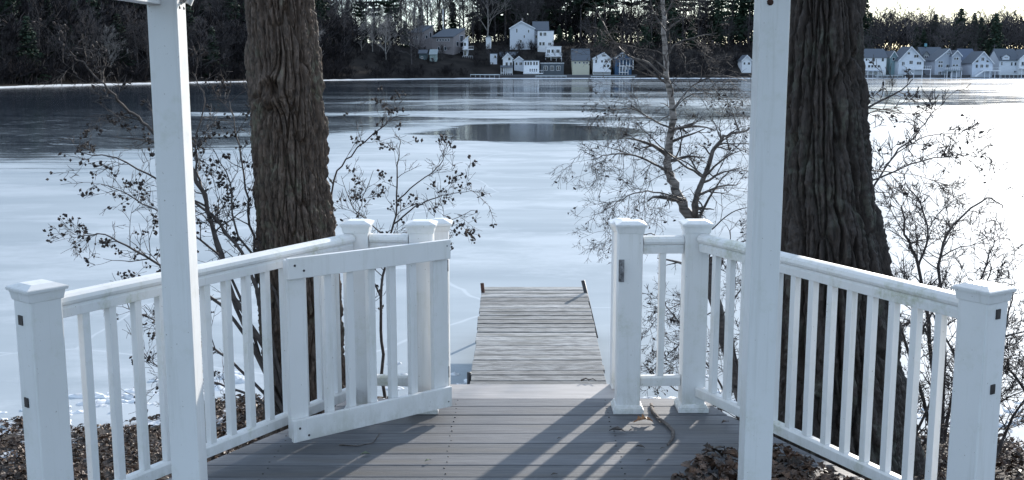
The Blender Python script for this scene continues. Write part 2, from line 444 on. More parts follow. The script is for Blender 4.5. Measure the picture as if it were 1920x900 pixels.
def ice_mat():
    m, nt, b = new_mat('lake_ice')
    tc = N(nt, 'ShaderNodeTexCoord')
    def nz(scale, vec, detail=6.0, rough=0.55, dist=0.0):
        mp = N(nt, 'ShaderNodeMapping'); mp.inputs['Scale'].default_value = vec
        nt.links.new(tc.outputs['Object'], mp.inputs[0])
        n = N(nt, 'ShaderNodeTexNoise', i_Scale=scale, i_Detail=detail, i_Roughness=rough, i_Distortion=dist)
        nt.links.new(mp.outputs[0], n.inputs[0])
        return n.outputs[0]
    sp = N(nt, 'ShaderNodeSeparateXYZ'); nt.links.new(tc.outputs['Object'], sp.inputs[0])
    X, Yc = sp.outputs[0], sp.outputs[1]
    big = nz(0.030, (0.35, 1.0, 1), 5, 0.6, 0.6)          # long frosted drifts on the far ice
    fine = nz(0.16, (0.16, 1.0, 1), 6, 0.65)
    edge = nz(0.25, (0.5, 1, 1), 4)
    curve = nz(0.085, (1.0, 0.8, 1), 6, 0.55, 0.8)
    def ell(cx, cy, rx, ry, soft=0.85, wob=0.5, cw=3.6):
        dx = math_(nt, 'DIVIDE', math_(nt, 'SUBTRACT', X, cx), rx)
        dy = math_(nt, 'DIVIDE', math_(nt, 'SUBTRACT', Yc, cy), ry)
        d = math_(nt, 'ADD', math_(nt, 'MULTIPLY', dx, dx), math_(nt, 'MULTIPLY', dy, dy))
        d = math_(nt, 'ADD', d, math_(nt, 'MULTIPLY', math_(nt, 'SUBTRACT', edge, 0.5), wob*2))
        d = math_(nt, 'ADD', d, math_(nt, 'MULTIPLY', math_(nt, 'SUBTRACT', curve, 0.5), cw))
        mr = N(nt, 'ShaderNodeMapRange'); mr.inputs['From Min'].default_value = 1.0; mr.inputs['From Max'].default_value = 1.0-soft
        mr.interpolation_type = 'SMOOTHSTEP'
        nt.links.new(d, mr.inputs[0])
        return mr.outputs[0]
    # how frosted: full near the shore, streaky far out
    def mr_(src, f0, f1, t0, t1, smooth=True):
        q = N(nt, 'ShaderNodeMapRange')
        if smooth: q.interpolation_type = 'SMOOTHSTEP'
        for nm, v in (('From Min', f0), ('From Max', f1), ('To Min', t0), ('To Max', t1)): q.inputs[nm].default_value = v
        nt.links.new(src, q.inputs[0]); return q.outputs[0]
    bound = math_(nt, 'ADD', mr_(X, -15, -5, 40, 66), mr_(X, 8, 45, 0, 30))
    wob = math_(nt, 'ADD', math_(nt, 'MULTIPLY', math_(nt, 'SUBTRACT', edge, 0.5), 9), math_(nt, 'MULTIPLY', math_(nt, 'SUBTRACT', curve, 0.5), 26))
    brk = nz(1.3, (0.10, 1.0, 1), 7, 0.7)
    fuzz = math_(nt, 'MULTIPLY', math_(nt, 'SUBTRACT', brk, 0.5), 34)
    near = mr_(math_(nt, 'SUBTRACT', math_(nt, 'ADD', math_(nt, 'ADD', Yc, wob), fuzz), bound), 9.0, -7.0, 0, 1)
    streak = ramp(nt, math_(nt, 'ADD', math_(nt, 'MULTIPLY', big, 0.6), math_(nt, 'MULTIPLY', fine, 0.4)), [(0.46, 0), (0.66, 1)])
    speck = ramp(nt, nz(0.9, (0.22, 1.0, 1), 5, 0.7), [(0.56, 0), (0.66, 1)])
    far = math_(nt, 'MAXIMUM', math_(nt, 'MULTIPLY', streak, 0.42), math_(nt, 'MULTIPLY', speck, 0.28))
    far = math_(nt, 'MULTIPLY', far, mr_(X, -45, 4, .10, 1))
    # the snowy ridge curling round an open lens of clear ice
    ridge = math_(nt, 'MAXIMUM', ell(-6.0, 54.0, 9.5, 7.5), ell(-4.0, 82.0, 22.0, 8.0))
    ridge = math_(nt, 'MAXIMUM', ridge, math_(nt, 'MULTIPLY', ell(14.0, 112.0, 34.0, 16.0), 0.6))
    lens = ell(1.1, 58.5, 7.2, 10.5, 0.45, 0.7, 1.5)
    frost_glare = math_(nt, 'MAXIMUM', near, far)
    rb = ramp(nt, nz(1.1, (0.12, 1.0, 1), 6, 0.7), [(0.35, 0.15), (0.6, 1)])
    frost_glare = math_(nt, 'MAXIMUM', frost_glare, math_(nt, 'MULTIPLY', ridge, rb))
    frost_glare = math_(nt, 'MULTIPLY', frost_glare, math_(nt, 'SUBTRACT', 1.0, math_(nt, 'MULTIPLY', lens, 0.95)), True)
    flecks = math_(nt, 'MULTIPLY', ramp(nt, nz(2.0, (0.30, 1.0, 1), 6, 0.72), [(0.56, 0), (0.66, 0.8)]), math_(nt, 'MULTIPLY', mr_(Yc, 110, 50, 0, 1), mr_(X, -30, -5, .7, 1)))
    frost_glare = math_(nt, 'MAXIMUM', frost_glare, math_(nt, 'MULTIPLY', flecks, math_(nt, 'SUBTRACT', 1.0, lens)))
    tone = nz(0.5, (0.25, 1, 1), 7, 0.6)
    fc = ramp(nt, tone, [(0.3, (0.34,0.385,0.42)), (0.7, (0.46,0.505,0.535))])
    vo = N(nt, 'ShaderNodeTexVoronoi', feature='DISTANCE_TO_EDGE', i_Scale=0.11)
    wv = N(nt, 'ShaderNodeTexNoise', i_Scale=0.25, i_Detail=5.0); nt.links.new(tc.outputs['Object'], wv.inputs[0])
    nt.links.new(mixc(nt, 0.8, tc.outputs['Object'], wv.outputs[1], 'ADD'), vo.inputs[0])
    crack = mr_(vo.outputs[0], 0.0030, 0.0010, 0, 0.28, False)
    fc = mixc(nt, crack, fc, (.72,.76,.80))
    drift = ramp(nt, nz(0.35, (0.6, 1.0, 1), 8, 0.68), [(0.50, 0), (0.60, 0.55)])
    fc = mixc(nt, drift, fc, (.56,.60,.635))
    frost_glare = math_(nt, 'MULTIPLY', frost_glare, mr_(X, -12, 0, .62, 1))  # thinned towards the left to paint in the sun glare fading that way
    col = mixc(nt, frost_glare, (0.010,0.020,0.034), fc)
    nt.links.new(col, b.inputs['Base Color'])
    ro = N(nt, 'ShaderNodeMapRange'); ro.inputs['To Min'].default_value = 0.07; ro.inputs['To Max'].default_value = 0.52
    nt.links.new(frost_glare, ro.inputs[0]); nt.links.new(ro.outputs[0], b.inputs['Roughness'])
    b.inputs['IOR'].default_value = 1.31
    sv = N(nt, 'ShaderNodeMapRange'); sv.inputs['To Min'].default_value = 0.5; sv.inputs['To Max'].default_value = 0.12
    nt.links.new(frost_glare, sv.inputs[0]); nt.links.new(sv.outputs[0], b.inputs['Specular IOR Level'])
    w1 = nz(1.6, (0.5, 1, 1), 6, 0.6); w2 = nz(22, (0.6, 1, 1), 3)
    bp = N(nt, 'ShaderNodeBump', i_Strength=0.05, i_Distance=0.05)
    nt.links.new(math_(nt, 'ADD', w1, math_(nt, 'MULTIPLY', w2, 0.1)), bp.inputs['Height'])
    nt.links.new(bp.outputs[0], b.inputs['Normal'])
    df = N(nt, 'ShaderNodeBsdfDiffuse'); nt.links.new(fc, df.inputs['Color'])
    mx = N(nt, 'ShaderNodeMixShader'); nt.links.new(math_(nt, 'MULTIPLY', frost_glare, 0.64), mx.inputs[0])
    nt.links.new(b.outputs[0], mx.inputs[1]); nt.links.new(df.outputs[0], mx.inputs[2])
    nt.links.new(mx.outputs[0], nt.nodes['Material Output'].inputs['Surface'])
    return m
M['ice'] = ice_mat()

def glass_mat(name, c):
    m, nt, b = new_mat(name)
    b.inputs['Base Color'].default_value = (*c, 1); b.inputs['Roughness'].default_value = 0.08
    return m
M['pane'] = glass_mat('window_glass', (0.02,0.03,0.045))

_wc = {}
def wallmat(c, name='painted_wall'):
    k = (name,) + tuple(c)
    if k not in _wc:
        _wc[k] = noisy(name, tuple(v*0.88 for v in c), c, scale=(0.4,0.4,6), ns=2.2, rough=0.8, bump=0.4, bscale=4)
    return _wc[k]
def roofmat(c): return wallmat(c, 'roof_shingles')

# ------------------------------------------------------------------ lake, far terrain, near shore
ICE = -1.60
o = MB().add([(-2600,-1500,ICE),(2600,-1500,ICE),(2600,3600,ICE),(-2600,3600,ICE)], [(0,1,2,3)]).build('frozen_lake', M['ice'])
o['kind'] = 'structure'

SH = [(-2600,60),(-900,105),(0,196),(300,256),(620,335),(820,385),(950,398),(1500,400),(1920,398),(2600,380),(3600,250),(5200,120)]
def shore_d(px):
    return float(np.interp(px, [a for a,_ in SH], [b for _,b in SH]))
def hmax(px):
    return float(np.interp(px, [-900,0,600,800,980,1150,1450,1650,2000,3000], [16,18,17,13,18,15,15,10,10,14]))
def terr(px, s):
    """height over the ice s metres behind the shore"""
    h = hmax(px)
    return h*(1-math.exp(-max(s-10,0)/32.0)) + 0.30*min(1, s/1.5) + 0.5*min(1, s/10) if s > 0 else s*0.12

def dirx(px): return (px - CX)/(FPX*CP)          # x per metre of Y, near the horizon
rows = []
S_ = [-12,-4,0,0.8,2,4,7,11,16,24,36,55,80,120,190,320,560,900]
PXS = list(np.arange(-2600, 5201, 100))
vs = []
for s in S_:
    for px in PXS:
        d = shore_d(px) + s + 0.7*math.sin(px*0.013)+0.5*math.sin(px*0.031)
        nzv = (fbm(np.array([px*0.02]), np.array([s*0.05]), 5)[0]-0.5)*min(3.0, max(s,0)*0.12)
        vs.append((dirx(px)*d, d, ICE + terr(px, s) + nzv))
n = len(PXS)
fs = [(i*n+j, i*n+j+1, (i+1)*n+j+1, (i+1)*n+j) for i in range(len(S_)-1) for j in range(n-1)]
o = MB().add(vs, fs, True).build('far_hillside', M['far_ground']); o['kind'] = 'structure'

# ridge of snow lying along the far waterline
rng = random.Random(3)
vs, fs = [], []
cols_ = list(np.arange(-600, 2600, 12))
for px in cols_:
    d = shore_d(px) + 0.7*math.sin(px*0.013)+0.5*math.sin(px*0.031)
    w0 = 9.0 + 5*vnoise(np.array([px*0.02]), np.array([0.5]), 9)[0] + rng.uniform(-1, 1)
    if px > 1250: w0 *= 0.55
    if px < 560: w0 = w0*0.16 + 0.8*math.sin(px*.045)*rng.random()
    k = dirx(px)
    for dd, zz in ((-w0, 0.004), (-w0*0.5, 0.12), (0.5, 0.20+.12*rng.random()), (2.0, 0.1)):
        vs.append((k*(d+dd), d+dd, ICE + zz))
m_ = len(cols_)
fs = [(i*4+j, (i+1)*4+j, (i+1)*4+j+1, i*4+j+1) for i in range(m_-1) for j in range(3)]
o = MB().add(vs, fs, True).build('far_snow_bank', M['snow']); o['kind'] = 'structure'

def near_z(x, y):
    """height of the near shore: level beside the deck, falling to the ice"""
    # shoreline distance by x
    sl = np.interp(x, [-30,-8,-5,-3,-1,1.5,4,8,30], [7.0,8.6,9.4,10.9,11.0,9.8,9.6,9.2,8.0])
    top = np.interp(x, [-4,-1.5,1.2,2.5,6], [-1.15,-0.95,-0.85,-0.45,-0.55])
    t = np.clip((y-3.0)/(sl-3.0), 0, 1.35)
    z = top + (ICE-0.02-top)*t**1.1
    z = np.where(y < 3.0, top, z)
    return z
xs = np.linspace(-26, 26, 261); ys = np.concatenate([np.linspace(-40, 2, 15), np.linspace(2.4, 16, 90)])
XX, YY = np.meshgrid(xs, ys)
ZZ = near_z(XX, YY) + (fbm(XX*1.3+50, YY*1.3+50, 11, 5)-0.5)*0.22 + (fbm(XX*6, YY*6, 21, 3)-0.5)*0.05
V = np.stack([XX.ravel(), YY.ravel(), ZZ.ravel()], 1)
nx = len(xs)
F = np.array([(i*nx+j, i*nx+j+1, (i+1)*nx+j+1, (i+1)*nx+j) for i in range(len(ys)-1) for j in range(nx-1)])
o = np_obj('shore_ground', V, F, M['ground'], smooth=True); o['kind'] = 'structure'
def gz(x, y):
    x = np.asarray(x, float); y = np.asarray(y, float)
    return near_z(x, y) + (fbm(x*1.3+50, y*1.3+50, 11, 5)-0.5)*0.22

# broken shelf of snow and ice along the near edge
def slab(cx, cy, rx, ry, h, seed, n=28):
    r = random.Random(seed); vs = []; ph = [r.uniform(0, 6.3) for _ in range(5)]
    rings = [(1.0, 0.0), (0.93, h*0.7), (0.7, h), (0.35, h*1.1)]
    for q, z in rings:
        for k in range(n):
            a = 2*math.pi*k/n
            f = 1+0.16*math.sin(2*a+ph[0])+0.13*math.sin(3*a+ph[1])+0.09*math.sin(7*a+ph[2])+r.uniform(-.05,.05)
            vs.append((cx+rx*q*f*math.cos(a), cy+ry*q*f*math.sin(a), ICE-0.02+z+r.uniform(-.01,.01)*(z>0)))
    fs = [(i*n+k, i*n+(k+1)%n, (i+1)*n+(k+1)%n, (i+1)*n+k) for i in range(3) for k in range(n)]
    vs.append((cx, cy, ICE+h*1.1)); fs += [(3*n+k, 3*n+(k+1)%n, 4*n) for k in range(n)]
    return vs, fs
sb = MB()
rq = random.Random(6)
for i in range(520):
    x = rq.uniform(-9, 9)
    sl = float(np.interp(x, [-30,-8,-5,-3,-1,1.5,4,8,30], [7.0,8.6,9.4,10.9,11.0,9.8,9.6,9.2,8.0]))
    y = sl + rq.gauss(.40, .32) + (0.0 if -1.6 < x < 2 else .1)
    if y < sl-.5: continue
    big_ = False
    rx = rq.uniform(.04,.15)
    sb.add(*slab(x, y, rx, rx*rq.uniform(.4,1.0), rq.uniform(.015,.04) if not big_ else rq.uniform(.02,.04), i, 18), smooth=True)
o = sb.build('shore_ice_rim', M['snow']); o['kind'] = 'stuff'

# ------------------------------------------------------------------ leaf litter
def leaf_template(kind='oak', k=0):
    r = random.Random(40+k)
    if kind == 'oak':
        half = [(0,0.03),(0.2,0.10),(0.28,0.24),(0.42,0.13),(0.52,0.32),(0.64,0.15),(0.74,0.27),(0.84,0.13),(1.0,0.0)]
    else:
        half = [(0,0.02),(0.2,0.16),(0.45,0.24),(0.7,0.18),(1.0,0.0)]
    mid = [(a, 0, 0.10*math.sin(a*3)+r.uniform(-.03,.03)) for a, _ in half]
    L = [(a, b, 0.10*math.sin(a*3)+b*r.uniform(.2,.9)) for a, b in half]
    Rr = [(a, -b, 0.10*math.sin(a*3)+b*r.uniform(.2,.9)) for a, b in half]
    n = len(half); v = mid+L+Rr; f = []
    for i in range(n-1):
        f += [(i, i+1, n+i+1), (i, n+i+1, n+i), (i, 2*n+i, 2*n+i+1), (i, 2*n+i+1, i+1)]
    v = np.array(v); v[:,0] -= 0.5
    return v, np.array(f)

def scatter(T, pos, scale, rs, tilt=0.5):
    V, F = T
    n = len(pos); a = rs.uniform(0, 2*np.pi, n); b = rs.normal(0, tilt, n); c = rs.normal(0, tilt, n)
    ca, sa, cb, sb_, cc, sc_ = np.cos(a), np.sin(a), np.cos(b), np.sin(b), np.cos(c), np.sin(c)
    Rz = np.zeros((n,3,3)); Rz[:,0,0]=ca; Rz[:,0,1]=-sa; Rz[:,1,0]=sa; Rz[:,1,1]=ca; Rz[:,2,2]=1
    Rx = np.zeros((n,3,3)); Rx[:,0,0]=1; Rx[:,1,1]=cb; Rx[:,1,2]=-sb_; Rx[:,2,1]=sb_; Rx[:,2,2]=cb
    Ry = np.zeros((n,3,3)); Ry[:,0,0]=cc; Ry[:,0,2]=sc_; Ry[:,1,1]=1; Ry[:,2,0]=-sc_; Ry[:,2,2]=cc
    A = np.einsum('nij,njk,nkl->nil', Rz, Rx, Ry)
    W = np.einsum('nij,vj->nvi', A, V)*np.asarray(scale)[:,None,None] + np.asarray(pos)[:,None,:]
    FF = (F[None] + (np.arange(n)*len(V))[:,None,None]).reshape(-1, F.shape[1])
    return W.reshape(-1,3), FF

def join_np(parts):
    Vs, Fs, n = [], [], 0
    for V, F in parts:
        Vs.append(V); Fs.append(F+n); n += len(V)
    return np.concatenate(Vs), np.concatenate(Fs)

rs = np.random.RandomState(5)
def litter(name, n, box, mask, smin, smax, kinds=('plain','oak'), mat='deadleaf', seed=1):
    rs = np.random.RandomState(seed)
    x = rs.uniform(box[0], box[1], n); y = rs.uniform(box[2], box[3], n)
    keep = mask(x, y, rs.rand(n)); x, y = x[keep], y[keep]
    z = gz(x, y) + rs.uniform(0.0, 0.035, len(x))
    keep = z > ICE+0.02; x, y, z = x[keep], y[keep], z[keep]
    pos = np.stack([x,y,z],1); parts = []
    for k, kd in enumerate(kinds):
        q = np.arange(len(x)) % len(kinds) == k
        parts.append(scatter(leaf_template(kd, k), pos[q], rs.uniform(smin, smax, q.sum()), rs, 0.45))
    V, F = join_np(parts)
    return tag(np_obj(name, V, F, M[mat]), kind='stuff')
o = litter('leaf_litter', 30000, (-7.5, 0.2, 4.0, 11.2), lambda x, y, r: r < np.clip((fbm(x*1.4, y*1.4, 31, 4)-0.38)*7 + (10.9-y)*0.8, 0, 1), 0.035, 0.085, seed=1)
tag(o, 'brown leaf litter on the shore left of the deck', 'leaf litter')
o = litter('leaf_litter', 13000, (1.0, 7.5, 3.2, 9.6), lambda x, y, r: r < 0.95, 0.04, 0.10, ('oak','plain'), seed=2)
tag(o, 'dark leaf litter under the bushes right of the deck', 'leaf litter')

# ------------------------------------------------------------------ deck
LA, LB = Vector((-1.735, 3.82, 0)), Vector((-0.80, 5.42, 0))     # left railing end posts
RA, RB = Vector((1.715, 3.80, 0)), Vector((0.93, 5.42, 0))      # right railing end posts
BACK = 5.60
def side_x(y, A, B, sg):
    t = (y-A.y)/(B.y-A.y)
    if y > B.y: return B.x + sg*0.14
    if y < A.y: return A.x + sg*0.14
    return A.x + (B.x-A.x)*t + sg*0.14
deck = thing('deck', 'grey weathered board deck between the white railings', 'deck', (0, 0, 0))
deck['kind'] = 'structure'
del deck['category']
bw, gap = 0.1372, 0.0048
y = BACK; k = 0
rnd = random.Random(2)
while y > -1.6:
    y0, y1 = y-bw, y
    a0, a1 = side_x(y0, LA, LB, -1), side_x(y1, LA, LB, -1)
    b0, b1 = side_x(y0, RA, RB, 1), side_x(y1, RA, RB, 1)
    dz = rnd.uniform(-0.0012, 0.0012)
    vs = [(a0,y0,-.026+dz),(b0,y0,-.026+dz),(b1,y1,-.026+dz),(a1,y1,-.026+dz),(a0,y0,dz),(b0,y0,dz),(b1,y1,dz),(a1,y1,dz)]
    m = MB().add(vs, [(0,3,2,1),(4,5,6,7),(0,1,5,4),(1,2,6,5),(2,3,7,6),(3,0,4,7)])
    ob = m.build('board', M['deck'], deck, bevel=0.0035)
    y -= bw+gap; k += 1
fr = MB()
for A, B, sg in ((LA, LB, -1), (RA, RB, 1)):
    a = Vector((A.x+sg*0.10, A.y, -0.17)); b = Vector((B.x+sg*0.10, B.y+.06, -0.17))
    fr.extrude([(-.02,-.14),(.02,-.14),(.02,.14),(-.02,.14)], a, b)
    fr.extrude([(-.02,-.14),(.02,-.14),(.02,.14),(-.02,.14)], (a.x, -1.6, -0.17), (a.x, a.y, -.17))
fr.box(-0.92, 1.05, BACK-.045, BACK-.008, -.31, -.03)
for x in (-1.5,-.9,-.3,.3,.9,1.5): fr.box(x-.02, x+.02, -1.5, 3.7 if abs(x) > 1.2 else (5.1 if abs(x) > .6 else 5.5), -.25, -.032)
fr.build('frame', M['deck'], deck)
for x, y in ((-1.6,3.6),(1.6,3.6),(-.8,5.3),(.92,5.3),(-1.6,0),(1.6,0)):
    MB().box(x-.07, x+.07, y-.07, y+.07, -1.5, -.31).build('pier', M['deck'], deck)

sc_ = MB()
for kk in range(34):
    for x in (-1.1,-.3,.5,1.3):
        for q in (.035, .102):
            yv = BACK-(bw+gap)*kk-q
            if side_x(yv, LA, LB, -1)+.05 < x < side_x(yv, RA, RB, 1)-.05:
                xx = x+rnd.uniform(-.008,.008); sc_.tube([(xx, yv, -.002), (xx, yv, .0024)], .0045, 6)
sc_.build('screws', M['dark_metal'], deck, kind='stuff')

steps = thing('steps', 'pale wooden steps leading down from the deck to the dock', 'steps', (0.1, 5.6, 0))
for i in range(8):
    z = -0.012 - i*0.175; y0 = BACK+0.004 + (0 if i == 0 else 0.30*i)
    MB().box(-0.43, 0.66, y0, y0+0.305, z-.035, z).build('tread', M['tread'], steps, world=True, bevel=.005)
for x in (-.40, .60):
    MB().prism([(BACK+.01,-.06),(BACK+.01,-.36),(BACK+2.35,-1.62),(BACK+2.35,-1.3)], 'x', x, x+.038).build('stringer', M['deck'], steps, world=True)

# ------------------------------------------------------------------ railings
def rot2(A, B): return math.atan2(B.y-A.y, B.x-A.x)
PW = 0.132
def post(parent, x, y, rz, h=1.0, skirt=True, z0=0.0, wd=None, holes=None):
    if wd is None: wd = .122
    Mx = Matrix.Translation((x, y, z0)) @ Matrix.Rotation(rz, 4, 'Z')
    s = MB().box(-wd/2, wd/2, -wd/2, wd/2, 0.0, h-.045, Mx)
    p = s.build('post', M['white'], parent, world=True, bevel=0.006)
    c = MB()
    c.frustum(wd+.008, wd+.020, h-.058, h-.024, Mx)
    c.frustum(wd+.034, wd+.038, h-.0235, h-.011, Mx)
    c.frustum(wd+.034, wd*0.7, h-.0105, h+.003, Mx)
    c.build('post_cap', M['white'], p, world=True, bevel=0.002)
    if skirt:
        b = MB(); b.frustum(wd+.036, wd+.036, 0.002, .026, Mx); b.frustum(wd+.030, wd+.010, .0265, .046, Mx)
        b.build('base_trim', M['white'], p, world=True, bevel=0.003)
    return p, Mx

PROF = [(-.024,-.048),(.024,-.048),(.026,-.015),(.020,-.004),(.036,.004),(.040,.016),(.036,.030),(.022,.040),(0,.044),(-.022,.040),(-.036,.030),(-.040,.016),(-.036,.004),(-.020,-.004),(-.026,-.015)]
BPROF = [(-.024,-.026),(.024,-.026),(.024,.018),(.014,.028),(-.014,.028),(-.024,.018)]
def section(parent, A, B, n, zt=0.902, zb=0.115, trim=PW/2, bal=0.0335):
    d = (B-A).normalized()
    a, b = A + d*trim, B - d*trim
    up = Vector((0,0,1))
    MB().extrude(PROF, a+up*zt, b+up*zt, smooth=False).build('top_rail', M['rail'], parent, world=True, bevel=0.002)
    g = MB()
    for s_ in (1, -1): g.extrude([(s_*.0205,-.0075),(s_*.0305,-.0075),(s_*.0305,.0005),(s_*.0205,.0005)][::s_], a+up*zt, b+up*zt)
    MB().extrude(BPROF, a+up*zb, b+up*zb).build('bottom_rail', M['rail'], parent, world=True, bevel=0.002)
    rz = rot2(A, B); L = (b-a).length
    for i in range(n):
        q = a + d*(L*(i+1)/(n+1))
        Mx = Matrix.Translation((q.x, q.y, 0)) @ Matrix.Rotation(rz, 4, 'Z')
        MB().box(-bal/2, bal/2, -bal/2, bal/2, zb+.026, zt-.047, Mx).build('baluster', M['white'], parent, world=True, bevel=0.003)

# left
L2 = Vector((-0.463, 5.40, 0)); L1 = Vector((-0.795, 5.42, 0))
rl = thing('railing', 'long white railing left of the gate, with post bearing two dark holes', 'railing', (LA.x, LA.y, 0), group='white deck railings')
a_l = rot2(LA, LB)
p, Mx = post(rl, LA.x, LA.y, a_l-R(8), 1.0, False)
for z in (.87, .56):
    MB().box(-.061-.004, -.061+.002, -.012+.012, .016+.012, z-.018, z+.018, Mx).build('fixing_hole', M['dark_metal'], p, world=True)
post(rl, L1.x, L1.y, 0.0, 1.005)
section(rl, LA, L1, 13)
lp2 = post(rl, L2.x, L2.y, 0.0, 1.005)
section(rl, L1, L2, 1, zt=.895, zb=.16)
# right
R1 = Vector((0.605, 5.40, 0)); R2 = Vector((0.945, 5.42, 0))
rr = thing('railing', 'long white railing right of the steps, running past the thickest trunk', 'railing', (RA.x, RA.y, 0), group='white deck railings')
a_r = rot2(RA, R2)
p, Mx = post(rr, RA.x, RA.y, a_r+R(6), 1.0, False)
for z in (.90, .62):
    MB().box(-.061-.004, -.061+.002, -.014, .010, z-.018, z+.018, Mx).build('fixing_hole', M['dark_metal'], p, world=True)
post(rr, R2.x, R2.y, 0.0, 1.005)
section(rr, RA, R2, 13)
p1, Mx1 = post(rr, R1.x, R1.y, 0.0, 1.005)
section(rr, R1, R2, 1, zt=.885, zb=.16)
lt = MB()
lt.box(-.062,-.034,-.061-.006,-.061+.001, .70,.815, Mx1)
lt.box(-.058,-.048,-.061-.022,-.061-.006, .72,.80, Mx1)
lt.box(-.046,-.036,-.061-.016,-.061-.006, .705,.76, Mx1)
lt.tube([Mx1 @ Vector((-.052,-.061-.026,.745)), Mx1 @ Vector((-.04,-.061-.03,.762)), Mx1 @ Vector((-.05,-.061-.026,.785))], .005, 6)
lt.build('gate_latch', M['steel'], p1, world=True)

# single posts just beyond, at the head of the steps
for x, z0, lab in ((-0.405, -0.012, 'slim white post at the head of the steps behind the open gate'), (0.612, -0.012, 'slim white post half hidden behind the latch post right of the steps')):
    t = thing('stair_post', lab, 'post', (x, 5.86, z0), group='posts at the head of the steps')
    wd = .105
    MB().box(-wd/2, wd/2, -wd/2, wd/2, 0, .915).build('shaft', M['white'], t, bevel=.005)
    c = MB(); c.frustum(wd+.01, wd+.03, .90, .93); c.frustum(wd+.04, wd+.042, .931, .946); c.frustum(wd+.038, wd*.5, .9465, .966)
    c.build('post_cap', M['white'], t, bevel=.002)

# the open gate
H0, H1 = Vector((-0.335, 5.325, 0)), Vector((-1.035, 4.775, 0))
ga = rot2(H0, H1)
gt = thing('gate', 'white picket gate standing open against the left railing', 'gate', (H0.x, H0.y, 0), ga)
GL = (H1-H0).length; ZB, ZT = .055, .925
# local x runs from hinge to free end; local +y faces the camera side
face = 1.0
MB().box(0.0, .088, -.020, .014, ZB+.012, ZT-.012).build('stile', M['gate'], gt, bevel=.003)
MB().box(GL-.092, GL, -.020, .014, ZB+.012, ZT-.012).build('stile', M['gate'], gt, bevel=.003)
tr = MB().box(-.002, GL+.002, .015, .041, ZT-.098, ZT).build('top_rail', M['gate'], gt, bevel=.003)
br = MB().box(-.002, GL+.002, .015, .041, ZB, ZB+.105).build('bottom_rail', M['gate'], gt, bevel=.003)
for i in range(5):
    x = .088 + (GL-.18)*(i+1)/6
    MB().box(x-.019, x+.019, -.022, .013, ZB+.02, ZT-.02).build('baluster', M['gate'], gt, bevel=.003)
for par, z in ((tr, ZT-.035), (tr, ZT-.072), (br, ZB+.035), (br, ZB+.075)):
    for x in ((GL-.03, GL-.075) if (z in (ZT-.035, ZB+.035)) else ()):
        zz = z if x == GL-.03 else z-.028+(.0 if par is tr else .0)
        if par is br: zz = z+.03 if x == GL-.03 else z-.012
        MB().tube([(x, .040, zz), (x, .0432, zz)], .0055, 10).build('screw', M['dark_metal'], par)
for x, z in ((.02, ZT-.03), (.02, ZB+.03)):
    MB().tube([(x, .040, z), (x, .0425, z)], .004, 8).build('screw', M['steel'], tr if z > .5 else br)
for z in (.22, .78):
    MB().box(-.03, .05, -.026, -.021, z-.03, z+.03).tube([(-.006,-.027,z-.035), (-.006,-.027,z+.035)], .007, 8).build('hinge', M['steel'], gt)

# tall porch posts with the beams they carry
def porch_post(x, y, lab, wd=.108, side=1, rz=0.0):
    t = thing('porch_post', lab, 'post', (x, y, 0), rz, group='tall white porch posts')
    MB().box(-wd/2, wd/2, -wd/2, wd/2, 0.003, 2.75).build('shaft', M['white'], t, bevel=.004)
    MB().frustum(wd+.05, wd+.02, .002, .06).build('base_trim', M['white'], t, bevel=.003)
    MB().box(-wd/2-.02, wd/2+.02, -wd/2-.02, wd/2+.02, 2.45, 2.50).build('collar', M['white'], t, bevel=.003)
    return t
YL = 3.97
xl = P(334, 450, YL).x; xr = P(1431, 450, YL).x
tl = porch_post(xl, YL, 'left of the two tall white porch posts, standing before the left railing')
tp = porch_post(xr, YL, 'right of the two tall white porch posts, standing before the thickest trunk')
b = MB().box(-.054, .004, -1.9, -.056, 2.0, 2.06, Matrix.Rotation(R(-4), 4, 'Z')); b.build('lower_beam', M['white'], tl, bevel=.003)
b = MB().tube([(.055, 0, 2.015), (.085, 0, 2.01), (.093, 0, 2.03), (.08, 0, 2.06)], .014, 8); b.build('bracket', M['white'], tl)
for yy in (-.02, .03): MB().tube([(.0535, yy, 1.992), (.0565, yy, 1.992)], .006, 8).build('screw', M['dark_metal'], tl)
b = MB().tube([(-.02, -.057, 2.008), (-.02, -.049, 2.008)], .012, 8); b.build('screw', M['rust'], tp)
bm_ = thing('porch_beam', 'white beam across the porch front above both tall posts', 'beam', (0, YL, 2.752))
MB().box(-3.2, 3.2, -.06, .06, 0.0, .2).build('beam', M['white'], bm_, bevel=.004)

pr_ = thing('added_shade_roof', 'unseen shingled roof added over the tall white posts to shade them', 'roof', (0, 0, 2.953))  # out of view above; added and sized to shade the near posts and deck
MB().box(-1.9, 1.6, 2.3, YL+.2, 0.0, .05).build('ceiling', wallmat((.70,.70,.70)), pr_)
MB().prism([(2.1,.051),(YL+.4,.051),((2.5+YL)/2,.7)], 'x', -2.1, 1.8).build('roof', roofmat((.08,.08,.085)), pr_)

